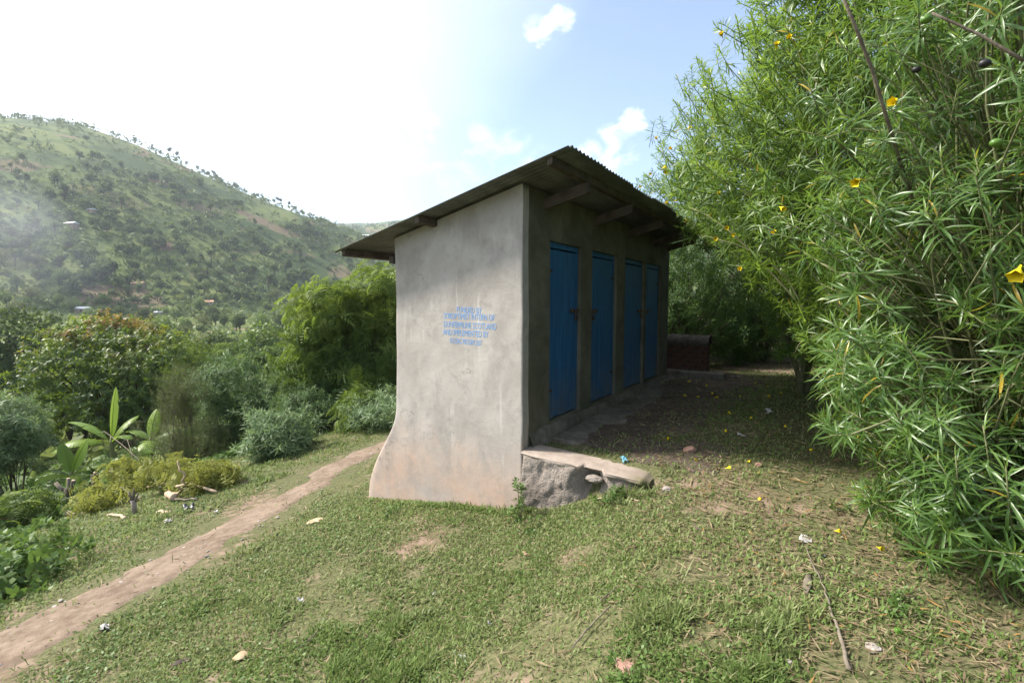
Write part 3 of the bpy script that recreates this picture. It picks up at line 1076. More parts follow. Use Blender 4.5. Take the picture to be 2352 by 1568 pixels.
# ------------------------------------------------------------------ stub wall at the near corner
def build_stub():
    r = thing('retaining_wall', 'short broken cement stub wall at the foot of the block\'s corner', 'wall', (CORNER[0] + 0.165 * DV[0], CORNER[1] + 0.165 * DV[1], 0), ROT)
    L = 1.19
    nq, nz = 70, 34
    q = np.linspace(-0.06, L, nq)
    zt = lambda q_: 0.205 - 0.045 * np.clip(q_ / L, 0, 1)
    # core: rough front face, closed round
    Q, R = np.meshgrid(q, np.linspace(0, 1, nz))
    top = zt(Q) - 0.012
    Z = -0.75 + R * (top + 0.75)
    bulge = 0.03 * np.sin(np.pi * np.clip((Z + 0.55) / 0.75, 0, 1)) * (1 - sstep(Q, 0.35, 0.75))
    rough = 0.06 * (fbm(Q + 3, Z + 5, 6.5, 101, 4) - 0.5) + 0.05 * (fbm(Q, Z, 22, 103, 3) - 0.5)
    P = -0.185 - bulge + rough + 0.02 * sstep(Q, 0.5, 0.75)
    # broken hollow under the cap, two thirds along
    hol = np.exp(-(((Q - 0.70) / 0.10) ** 2 + ((Z - 0.05) / 0.13) ** 2))
    P = P + 0.16 * hol
    P = P + 0.10 * sstep(-Q, -0.03, 0.02)
    front = np.stack([Q, P, Z], -1).reshape(-1, 3)
    back = front.copy()
    back[:, 1] = 0.09
    n = len(front)
    rim = np.array(list(range(nq)) + [i * nq + nq - 1 for i in range(1, nz)] + [(nz - 1) * nq + j for j in range(nq - 2, -1, -1)] + [i * nq for i in range(nz - 2, 0, -1)])
    nx = np.roll(rim, -1)
    V = np.concatenate([front, back])
    moss = np.concatenate([(sstep(Q, L - 0.22, L - 0.02)).ravel() * 0.9] * 2)
    add('core', make_mesh('core', V, [grid_faces(nz, nq), np.stack([rim, rim + n, nx + n, nx], -1)], [M['stub']], {'moss': moss}), r)
    # cement cap with broken lip
    def cap(qa, qb, name, drop, fr):
        qq = np.linspace(qa, qb, 80)
        prof = [(0.10, -0.05), (0.105, 0.012), (0.095, 0.020), (0.0, 0.024), (-0.11, 0.021), (fr + 0.016, 0.014), (fr, 0.004), (fr + 0.004, -0.018 - 0.02 * (qb > 9)), (fr + 0.05, -0.045)]
        V, mo = [], []
        for a in qq:
            for j, (pp, zz) in enumerate(prof):
                n1 = float(fbm(np.array([a * 1.0]), np.array([j * 0.7]), 6, 111, 4)[0]) - 0.5
                brk = float(sstep(np.array(a), 0.60, 0.64) * (1 - sstep(np.array(a), 0.80, 0.84)))
                if j >= 5:
                    pp, zz = pp + 0.055 * brk, zz + (0.012 if j > 6 else -0.006) * brk
                e = sstep(np.array(a), L - 0.04, L + 0.03)
                V.append((a + 0.02 * n1, pp * (1 - 0.25 * float(e)) + 0.035 * n1 * (j > 3), float(zt(a)) + zz - drop + 0.012 * n1 - 0.03 * float(e)))
                mo.append(float(sstep(np.array(a), L - 0.20, L - 0.02)) * (0.5 if j < 5 else 1.0))
        k = len(prof)
        F = [grid_faces(len(qq), k)]
        ends = np.array([[0 + j for j in range(k)], [(len(qq) - 1) * k + j for j in range(k - 1, -1, -1)]])
        add(name, make_mesh(name, np.array(V), F + [ends], [M['cap']], {'moss': np.array(mo)}, smooth=False), r)
    cap(0.004, L + 0.02, 'cap', 0.0, -0.20)
    # fallen-away chunk still wedged below the lip
    v, f = icosphere(2)
    nn = 1 + 0.35 * (fbm(v[:, 0] * 2 + 5, v[:, 1] * 2 + v[:, 2] * 3, 1.5, 7, 3) - 0.5)
    v = v * nn[:, None] * np.array([0.080, 0.045, 0.034]) + np.array([0.73, -0.150, 0.090])
    add('loose_chunk', make_mesh('loose_chunk', v, f, [M['stub']], {'moss': np.zeros(len(v))}, smooth=False), r)


build_stub()


# ------------------------------------------------------------------ brick wall past the far end
def build_brick_wall():
    base = from_pq(LEN + 0.40, 0)
    r = thing('brick_wall', 'low dark brick wall with rounded cement cap beyond the last door', 'wall', (base[0], base[1], 0), ROT)
    z0, z1 = 0.10, 0.90
    q0, q1 = -1.2, 0.60
    add('mortar_core', make_mesh('mortar_core', box((q0 + q1) / 2, 0.11, (z0 + z1) / 2 - 0.1, q1 - q0, 0.19, z1 - z0 + 0.2), BOXF, [M['mortar']], smooth=False), r)
    bl, bh, bw = 0.215, 0.072, 0.105
    me = make_mesh('brick', box(0, 0, 0, bl, bw, bh), BOXF, [M['brick']], smooth=False)
    me2 = make_mesh('brick_end', box(0, 0, 0, bw, bl, bh), BOXF, [M['brick']], smooth=False)
    rows = int((z1 - z0) / (bh + 0.012))
    rng = np.random.default_rng(2)
    for j in range(rows):
        z = z0 + (j + 0.5) * (bh + 0.012)
        off = (bl + 0.012) / 2 * (j % 2)
        q = q1 - bl / 2 + 0.006 - off
        if j % 2:
            o = add('brick', me2, r, (q1 - 0.046, 0.11, z))
            q -= 0.004
        while q > -0.75:
            o = add('brick', me, r, (q + rng.uniform(-0.004, 0.004), 0.062 + rng.uniform(-0.005, 0.005), z))
            o.rotation_euler = (0, 0, rng.uniform(-0.012, 0.012))
            q -= bl + 0.012
    # rounded cap
    qq = np.linspace(q0, q1 + 0.03, 30)
    ang = np.linspace(0, np.pi, 12)
    V = [(a, 0.11 - 0.17 * math.cos(t) * (1 + 0.1 * (float(vnoise(a, t, 4, 5)) - 0.5)), z1 - 0.02 + 0.16 * math.sin(t) + 0.02 * float(vnoise(a, t * 0.5, 5, 9))) for a in qq for t in ang]
    ends = np.array([list(range(12)), [29 * 12 + j for j in range(11, -1, -1)]])
    bot = np.array([[0, 11, 29 * 12 + 11, 29 * 12]])
    add('cap', make_mesh('cap', np.array(V), [grid_faces(30, 12), ends, bot], [M['mortar']]), r)
    s = from_pq(LEN + 0.22, 0.38)
    v, f = box(0, 0, 0.0, 1.15, 0.22, 0.16), BOXF
    v[4:, 0] *= 0.96
    sl = add('cement_kerb', make_mesh('cement_kerb', v, f, [M['apron']], smooth=False), None, (s[0], s[1], g1(*s) + 0.05),
             'low worn cement kerb in front of the dark brick wall', 'kerb')
    sl.rotation_euler = (0, 0, ROT)
    bevel(sl, 0.025, 3)


build_brick_wall()
#@@PLANTS
# ------------------------------------------------------------------ leaves and shoots
def leaf_blade(length, width, droop, segs, fold=0.25, twist=0.0, shape='lance'):
    """a leaf growing along +X from the origin, top side +Z; returns verts, tris"""
    t = np.linspace(0, 1, segs + 1)
    if shape == 'lance':
        w = width * 0.5 * np.clip(np.sin(np.pi * np.clip(t * 0.93 + 0.07, 0, 1)) ** 0.65, 0.12, 1)
    else:
        w = width * 0.5 * np.clip(np.sin(np.pi * np.clip(t * 0.9 + 0.1, 0, 1)) ** 0.9, 0.10, 1)
    ang = -droop * t
    dx, dz = np.cos(ang), np.sin(ang)
    x = np.concatenate([[0], np.cumsum(0.5 * (dx[1:] + dx[:-1]))]) / segs * length
    z = np.concatenate([[0], np.cumsum(0.5 * (dz[1:] + dz[:-1]))]) / segs * length
    V, F = [], []
    if fold > 0:
        for i in range(segs):
            c = twist * t[i]
            V += [(x[i], w[i] * math.cos(c), z[i] + w[i] * (fold + math.sin(c))), (x[i], 0, z[i]), (x[i], -w[i] * math.cos(c), z[i] + w[i] * (fold - math.sin(c)))]
        V.append((x[segs], 0, z[segs]))
        for i in range(segs - 1):
            a, b = 3 * i, 3 * i + 3
            F += [(a, a + 1, b + 1), (a, b + 1, b), (a + 1, a + 2, b + 2), (a + 1, b + 2, b + 1)]
        a, e = 3 * (segs - 1), 3 * segs
        F += [(a, a + 1, e), (a + 1, a + 2, e)]
    else:
        for i in range(segs):
            V += [(x[i], w[i], z[i]), (x[i], -w[i], z[i])]
        V.append((x[segs], 0, z[segs]))
        for i in range(segs - 1):
            a, b = 2 * i, 2 * i + 2
            F += [(a, a + 1, b + 1), (a, b + 1, b)]
        a, e = 2 * (segs - 1), 2 * segs
        F += [(a, a + 1, e)]
    return np.array(V, float), np.array(F, int)


def rotz(a):
    c, s = math.cos(a), math.sin(a)
    return np.array([[c, -s, 0], [s, c, 0], [0, 0, 1.0]])


def roty(a):
    c, s = math.cos(a), math.sin(a)
    return np.array([[c, 0, s], [0, 1, 0], [-s, 0, c]])


def rotx(a):
    c, s = math.cos(a), math.sin(a)
    return np.array([[1, 0, 0], [0, c, -s], [0, s, c]])


def shoot(rng, n, ll, lw, segs, fold, spread=(0.35, 1.75), axis_len=0.17, droop=(0.3, 1.1), shape='lance', young=0.3, variants=None, stem=0.0):
    """whorled shoot along +Z with its tip at the origin; returns V, F, rnd, yng and the list of leaf matrices"""
    V, F, R, Yg, mats, o = [], [], [], [], [], 0
    ph = rng.uniform(0, 6.28)
    for k in range(n):
        s = (k + 0.5) / n                       # 0 at tip
        az = ph + k * 2.39996 + rng.normal(0, 0.18)
        tilt = spread[0] + (spread[1] - spread[0]) * s ** 0.8 + rng.normal(0, 0.13)   # from +Z
        L = ll * (0.45 + 0.6 * min(1, s * 2.2)) * rng.uniform(0.82, 1.12)
        dr = rng.uniform(*droop) * (0.4 + 0.7 * s)
        if variants is not None:
            vi = int(np.clip(dr / droop[1] * len(variants), 0, len(variants) - 1))
            v, f = variants[vi]
            sc = L / ll
            v = v * sc
        else:
            v, f = leaf_blade(L, lw * rng.uniform(0.85, 1.15), dr, segs, fold, rng.normal(0, 0.5), shape)
            vi, sc = 0, 1.0
        Rm = rotz(az) @ roty(tilt - math.pi / 2) @ rotx(rng.normal(0, 0.35))
        pos = np.array([0, 0, -axis_len * s])
        mats.append((vi, sc, Rm, pos))
        V.append(v @ Rm.T + pos)
        F.append(f + o)
        o += len(v)
        R.append(np.full(len(v), rng.uniform()))
        Yg.append(np.full(len(v), max(0.0, 1 - s * 3.0) * young + (0.12 * rng.uniform())))
    if stem > 0:
        v = np.array([(stem, 0, 0), (-stem * .5, stem * .87, 0), (-stem * .5, -stem * .87, 0), (stem, 0, -axis_len * 1.5), (-stem * .5, stem * .87, -axis_len * 1.5), (-stem * .5, -stem * .87, -axis_len * 1.5)])
        f = np.array([(0, 1, 4), (0, 4, 3), (1, 2, 5), (1, 5, 4), (2, 0, 3), (2, 3, 5)])
        V.append(v)
        F.append(f + o)
        R.append(np.full(6, 0.5))
        Yg.append(np.full(6, 0.6))
    return np.concatenate(V), np.concatenate(F), np.concatenate(R), np.concatenate(Yg), mats


def frames(D, rng):
    """rotation matrices (n,3,3) whose third column is D, random roll"""
    D = D / (np.linalg.norm(D, axis=1)[:, None] + 1e-9)
    ref = np.where(np.abs(D[:, 2:3]) < 0.9, np.array([[0, 0, 1.0]]), np.array([[1.0, 0, 0]]))
    A = np.cross(ref, D)
    A /= np.linalg.norm(A, axis=1)[:, None]
    B = np.cross(D, A)
    r = rng.uniform(0, 2 * np.pi, len(D))
    A2 = A * np.cos(r)[:, None] + B * np.sin(r)[:, None]
    B2 = np.cross(D, A2)
    return np.stack([A2, B2, D], -1)


def scatter(temps, pos, D, scale, rng, roll=True, shade_noise=True, frames_=None):
    """bake copies of shoot templates; returns V, F, rnd, yng"""
    n = len(pos)
    Rm = frames(D, rng) if frames_ is None else frames_
    pick = rng.integers(0, len(temps), n)
    Vs, Fs, Rs, Ys, o = [], [], [], [], 0
    for k, tp in enumerate(temps):
        idx = np.nonzero(pick == k)[0]
        if len(idx) == 0:
            continue
        v, f, r, y = tp[0], tp[1], tp[2], tp[3]
        W = np.einsum('nij,vj->nvi', Rm[idx], v) * scale[idx][:, None, None] + pos[idx][:, None, :]
        m, nv = len(idx), len(v)
        Vs.append(W.reshape(-1, 3))
        Fs.append((f[None, :, :] + (np.arange(m) * nv)[:, None, None] + o).reshape(-1, 3))
        sr = rng.uniform(0, 1, m)
        Rs.append((0.5 * r[None, :] + 0.5 * sr[:, None]).ravel())
        Ys.append(np.repeat(y[None, :], m, 0).ravel() * np.repeat(rng.uniform(0.3, 1.3, m), nv))
        o += m * nv
    return np.concatenate(Vs), np.concatenate(Fs), np.concatenate(Rs), np.clip(np.concatenate(Ys), 0, 1)


def crown_points(n, ells, rng, surf=0.55, lump=0.35, seed=1, reject=None):
    """points and outward directions in a union of ellipsoids, mostly near the skin, lumpy"""
    P, D = [], []
    vol = np.array([e[1][0] * e[1][1] * e[1][2] for e in ells]) ** 0.67
    vol /= vol.sum()
    got = 0
    while got < n:
        k = rng.choice(len(ells), size=n, p=vol)
        d = rng.normal(size=(n, 3))
        d /= np.linalg.norm(d, axis=1)[:, None]
        rad = rng.uniform(0, 1, n) ** (1 - surf * 0.8)
        rad = np.where(rng.uniform(size=n) < surf, 1 - 0.30 * rng.uniform(size=n) ** 1.5, rad)
        c = np.array([ells[i][0] for i in k])
        s = np.array([ells[i][1] for i in k])
        ln = fbm(d[:, 0] * 2 + k * 7 + d[:, 2] * 1.3, d[:, 1] * 2 + d[:, 2] * 1.7, 1.3, seed, 3)
        p = c + d * s * (rad * (1 + lump * (ln - 0.5) * 2))[:, None]
        # drop what lies deep inside another lobe
        inside = np.zeros(n, bool)
        for i, (ec, es) in enumerate(ells):
            q = np.linalg.norm((p - np.array(ec)) / np.array(es), axis=1)
            inside |= (q < 0.62) & (k != i)
        ok = ~inside | (rng.uniform(size=n) < 0.15)
        gaps = fbm(p[:, 0] * 1.7 + p[:, 2], p[:, 1] * 1.7 - p[:, 2] * 0.8, 1.2, seed + 5, 3)
        ok &= gaps > 0.34
        if reject is not None:
            ok &= ~reject(p)
        P.append(p[ok])
        D.append(d[ok])
        got += ok.sum()
    return np.concatenate(P)[:n], np.concatenate(D)[:n]


def bent(a, b, rng, sag=0.12, n=6):
    a, b = np.asarray(a, float), np.asarray(b, float)
    t = np.linspace(0, 1, n)[:, None]
    L = np.linalg.norm(b - a)
    off = rng.normal(size=3) * L * sag
    return a + (b - a) * t + off * (np.sin(np.pi * t)) * 0.6 + np.array([0, 0, 1]) * L * 0.10 * np.sin(np.pi * t)


def limb_specs(base, tips, rng, stems=5, r0=0.035, sides=6, spread=0.12, r1=0.008):
    """a few stems from the base that fork towards the given tips"""
    base = np.asarray(base, float)
    specs = []
    tips = np.asarray(tips)
    order = np.argsort(np.arctan2(tips[:, 1] - base[1], tips[:, 0] - base[0]))
    for grp in np.array_split(order, stems):
        if len(grp) == 0:
            continue
        c = tips[grp].mean(0)
        b = base + np.array([rng.normal(0, spread), rng.normal(0, spread), -0.12])
        fork = b + (c - b) * rng.uniform(0.45, 0.6) + rng.normal(size=3) * 0.1
        fork[2] = max(fork[2], base[2] + 0.35 * (c[2] - base[2]))
        st = bent(b, fork, rng, 0.06, 7)
        specs.append((st, np.linspace(r0, r0 * 0.6, 7), sides))
        for i in grp:
            s = rng.integers(3, 7)
            a = st[s] if s < 7 else fork
            specs.append((bent(a, tips[i], rng, 0.10, 6), np.linspace(r0 * 0.5 * (1 - 0.06 * s), r1 * 0.6, 6), max(4, sides - 2)))
    return specs


def plant(name, label, cat, base, crowns, temps, n, mat, rng, scale=(0.8, 1.2), up=0.45, stem_mat='bark', stems=5, r0=0.03, ntips=24,
          group=None, surf=0.55, lump=0.35, reject=None, extra=None, droopdir=0.0, twigs=0, foliage_name='foliage'):
    base = np.array([base[0], base[1], g1(base[0], base[1]) if len(base) < 3 else base[2]])
    r = thing(name, label, cat, base, 0, group)
    P, D = crown_points(n, crowns, rng, surf, lump, int(rng.integers(1, 9999)), reject)
    dirs = D * (1 - up) + np.array([0, 0, 1.0]) * up + rng.normal(size=D.shape) * 0.22
    dirs[:, 2] -= droopdir
    sc = rng.uniform(scale[0], scale[1], len(P))
    V, F, R, Yg = scatter(temps, P - base, dirs, sc, rng)
    at = {'rnd': R, 'tint': Yg}
    if extra:
        at.update(extra(V + base, R, Yg))
    add(foliage_name, make_mesh(foliage_name, V, F, [mat], at, smooth=True), r, kind='stuff')
    tips = P[rng.choice(len(P), min(ntips, len(P)), replace=False)]
    specs = limb_specs(np.zeros(3), tips - base, rng, stems, r0)
    dn = dirs / np.linalg.norm(dirs, axis=1)[:, None]
    if twigs:
        for i in rng.choice(len(P), min(twigs, len(P)), replace=False):
            a = P[i] - base
            c = np.array([0, 0, max(0.4, a[2] * 0.55)])
            inw = (c - a)
            inw /= np.linalg.norm(inw) + 1e-6
            L = rng.uniform(0.35, 0.75)
            b = a - dn[i] * 0.2 * sc[i]
            pts = np.array([a - dn[i] * 0.05, b, b - dn[i] * L * 0.3 + inw * L * 0.3, b + inw * L - dn[i] * 0.1 + np.array([0, 0, -0.1 * L])])
            specs.append((pts, np.array([0.003, 0.004, 0.0055, 0.007]), 4))
    add('stem', tubes_mesh('stem', specs, M[stem_mat]), r)
    return r, P, dirs, sc, base


# ------------------------------------------------------------------ yellow oleanders on the right
rA = np.random.default_rng(21)
LL, LW = 0.150, 0.0112
VARS = [leaf_blade(LL, LW, d, 3, 0.30, tw) for d, tw in ((0.2, 0.2), (0.5, -0.4), (0.8, 0.5), (1.15, -0.2), (1.5, 0.4), (1.95, 0.0))]
NEAR = [shoot(rA, 30, LL, LW, 4, 0.3, (0.25, 1.95), 0.20, (0.2, 1.4), variants=VARS, young=0.75, stem=0.0035) for _ in range(6)]
MIDT = [shoot(rA, 24, 0.130, 0.0125, 2, 0.0, (0.25, 1.95), 0.20, (0.5, 1.9), young=0.75, stem=0.004) for _ in range(6)]
FART = [shoot(rA, 18, 0.130, 0.0155, 2, 0.0, (0.25, 1.9), 0.20, (0.3, 1.3), young=0.6) for _ in range(6)]


def clear_building(p):
    a, q = to_pq(p[:, 0], p[:, 1])
    inb = (a > -0.5) & (a < LEN + 0.4) & (q > -2.6) & (q < 0.72) & (p[:, 2] < 2.98 + 0.2 * (q > 0))
    door = (a > -0.8) & (a < LEN + 0.3) & (q > -0.2) & (q < 1.25) & (p[:, 2] < 2.35)
    cam_ = (np.hypot(p[:, 0], p[:, 1]) < 1.45)
    view = (p[:, 0] < 0.63 * p[:, 1]) & (p[:, 1] < 4.0) & (p[:, 2] < 1.9)
    low = p[:, 2] < ground(p[:, 0], p[:, 1]) + 0.08
    return inb | door | cam_ | view | low


def flower_mesh():
    ang = np.linspace(0, 2 * np.pi, 10, endpoint=False)
    V = []
    for (z, r, w) in ((0, 0.0035, 0), (0.018, 0.005, 0), (0.034, 0.012, 0.1), (0.052, 0.018, 0.25), (0.060, 0.023, 0.35)):
        for j, a in enumerate(ang):
            rr = r * (1 + w * (0.5 if j % 2 else -0.5))
            V.append((rr * math.cos(a + z * 14), rr * math.sin(a + z * 14), z))
    F = [(i * 10 + j, i * 10 + (j + 1) % 10, (i + 1) * 10 + (j + 1) % 10, (i + 1) * 10 + j) for i in range(4) for j in range(10)]
    return make_mesh('flower', np.array(V), np.array(F), [M['flower']])


FLOWER = flower_mesh()


def orient(o, d, roll=0.0):
    o.rotation_mode = 'QUATERNION'
    o.rotation_quaternion = Vector(d).to_track_quat('Z', 'Y')


def add_flowers(root, base, spots):
    for s in spots:
        o = add('flower', FLOWER, root, tuple(np.array(s[0]) - base))
        orient(o, s[1])
        o.scale = (s[2],) * 3


def near_bush():
    rng = np.random.default_rng(33)
    base = np.array([3.05, 2.75, g1(3.05, 2.75)])
    root = thing('yellow_oleander', 'big-leaved yellow oleander bush overhanging the litter strewn grass, longest leaves of all', 'bush', base, 0, 'yellow oleander bushes')
    crowns = [((3.0, 2.75, 0.95), (1.35, 1.15, 0.80)), ((2.85, 2.9, 1.85), (1.15, 1.1, 0.95)), ((3.2, 2.7, 2.9), (1.35, 1.1, 1.0)), ((2.55, 2.35, 0.62), (0.75, 0.7, 0.50))]
    P, D = crown_points(1080, crowns, rng, 0.62, 0.30, 77, clear_building)
    dirs = D * 0.62 + np.array([0, 0, 0.40]) + rng.normal(size=D.shape) * 0.25
    sc = rng.uniform(0.72, 1.25, len(P))
    Rm = frames(dirs, rng)
    pick = rng.integers(0, len(NEAR), len(P))
    # every leaf on its own, so that the ones nearest the path can be picked apart
    allv, ml = [], []
    for i in range(len(P)):
        sr = rng.uniform()
        for j, (vi, s, R0, p0) in enumerate(NEAR[pick[i]][4]):
            ml.append((vi, s * sc[i], Rm[i] @ R0, P[i] + Rm[i] @ p0 * sc[i], sr, j))
    pos = np.array([m[3] for m in ml])
    tipd = np.array([m[2][:, 0] for m in ml])
    mid = pos + tipd * 0.07
    view = (np.abs(mid[:, 0] / mid[:, 1]) < 1.03) & (mid[:, 1] > 0.3) & (np.abs((mid[:, 2] - 1.6) / mid[:, 1]) < 0.62)
    dist = np.where(view, np.linalg.norm(mid - EYE, axis=1), 1e9)
    # leaves in front of others: walk outwards through coarse directions
    cell = np.round(np.stack([mid[:, 0] / mid[:, 1] * 40, (mid[:, 2] - 1.6) / mid[:, 1] * 40], -1)).astype(int)
    seen, chosen = {}, []
    for i in np.argsort(dist):
        if dist[i] > 1e8 or len(chosen) >= 300:
            break
        k = tuple(cell[i])
        if seen.get(k, 0) < 3:
            seen[k] = seen.get(k, 0) + 1
            chosen.append(i)
    ch = set(chosen)
    leafme = []
    for k, (v, f) in enumerate(VARS):
        for rv, yv in ((0.2, 0.05), (0.6, 0.1), (0.9, 0.35)):
            leafme.append(make_mesh('leaf', v, f, [M['thev_near']], {'rnd': np.full(len(v), rv), 'tint': np.full(len(v), yv)}))
    for i in chosen:
        vi, s, R0, p, sr, j = ml[i]
        o = add('leaf', leafme[vi * 3 + (2 if j < 6 else int(sr * 2))], root)
        o.matrix_local = Matrix.Translation(Vector(p - base)) @ Matrix([list(r) for r in R0]).to_4x4() @ Matrix.Scale(s, 4)
    Vs, Fs, Rs, Ys, o = [], [], [], [], 0
    for vi, (v, f) in enumerate(VARS):
        idx = [i for i in range(len(ml)) if ml[i][0] == vi and i not in ch]
        if not idx:
            continue
        RR = np.array([ml[i][2] * ml[i][1] for i in idx])
        PP = np.array([ml[i][3] for i in idx])
        W = np.einsum('nij,vj->nvi', RR, v) + (PP - base)[:, None, :]
        m, nv = len(idx), len(v)
        Vs.append(W.reshape(-1, 3))
        Fs.append((f[None] + (np.arange(m) * nv)[:, None, None] + o).reshape(-1, 3))
        o += m * nv
        Rs.append(np.repeat([0.5 * ml[i][4] + 0.5 * rng.uniform() for i in idx], nv))
        Ys.append(np.repeat([max(0, 0.75 - ml[i][5] * 0.10) + (0.9 if rng.uniform() < 0.006 else 0.08 * rng.uniform()) for i in idx], nv))
    Rall = np.concatenate(Rs)
    add('foliage', make_mesh('foliage', np.concatenate(Vs), np.concatenate(Fs), [M['thev_near']], {'rnd': Rall, 'tint': np.clip(np.concatenate(Ys), 0, 1), 'red': ((Rall * 997) % 1 < 0.014) * 0.9}), root, kind='stuff')
    dn = dirs / np.linalg.norm(dirs, axis=1)[:, None]
    specs = limb_specs(np.zeros(3), P[rng.choice(len(P), 46, replace=False)] - base, rng, 8, 0.028, 7, 0.14)
    for i in range(len(P)):
        a = P[i] - base
        inw = np.array([0, 0, max(0.3, a[2] * 0.5)]) - a
        inw /= np.linalg.norm(inw) + 1e-6
        L = rng.uniform(0.3, 0.8)
        b = a - dn[i] * 0.22 * sc[i]
        specs.append((np.array([a, b, b - dn[i] * L * 0.35 + inw * L * 0.25, b - dn[i] * L * 0.2 + inw * L * 0.9 - np.array([0, 0, 0.12 * L])]), np.array([0.0028, 0.004, 0.0052, 0.007]), 4))
    add('stem', tubes_mesh('stem', specs, M['twig']), root)
    # flowers, fruit
    fl = []
    for (x, y, Yd, sc_) in ((2345, 610, 1.75, 1.1), (2060, 240, 2.3, 0.9), (1975, 412, 2.35, 0.9)):
        p = pix_at(x, y, Yd)
        fl.append((p, (-0.5, -0.3, -0.6 + rng.uniform(0, 0.8)), sc_))
    add_flowers(root, base, fl)
    v, f = icosphere(2)
    for (x, y, Yd, m_, nm) in ((2288, 328, 1.9, 'fruit', 'fruit'), (2128, 45, 2.0, 'fruit', 'fruit'), (2105, 160, 2.6, 'blackfruit', 'fruit'), (2262, 146, 2.0, 'blackfruit', 'fruit')):
        p = pix_at(x, y, Yd) - base
        vv = v * np.array([0.022, 0.018, 0.016]) * (1 + 0.12 * np.sign(v[:, :1]) * 0)
        add(nm, make_mesh(nm, vv, f, [M[m_]]), root, tuple(p))
    # one long bare branch leaning up through the leaves
    pts = [pix_at(2130, 560, 3.0), pix_at(2075, 400, 2.75), pix_at(2030, 250, 2.5), pix_at(2000, 150, 2.45), pix_at(1960, 50, 2.4), pix_at(1930, -20, 2.35)]
    pts2 = [pix_at(2352, 140, 1.7), pix_at(2250, 80, 1.75), pix_at(2140, 30, 1.8)]
    add('branch', tubes_mesh('branch', [(resample(np.array(pts) - base, 9), np.linspace(0.012, 0.007, 9), 7)], M['bark']), root)
    add('branch', tubes_mesh('branch', [(resample(np.array(pts2) - base, 7), np.linspace(0.006, 0.004, 7), 6)], M['bark']), root)


near_bush()


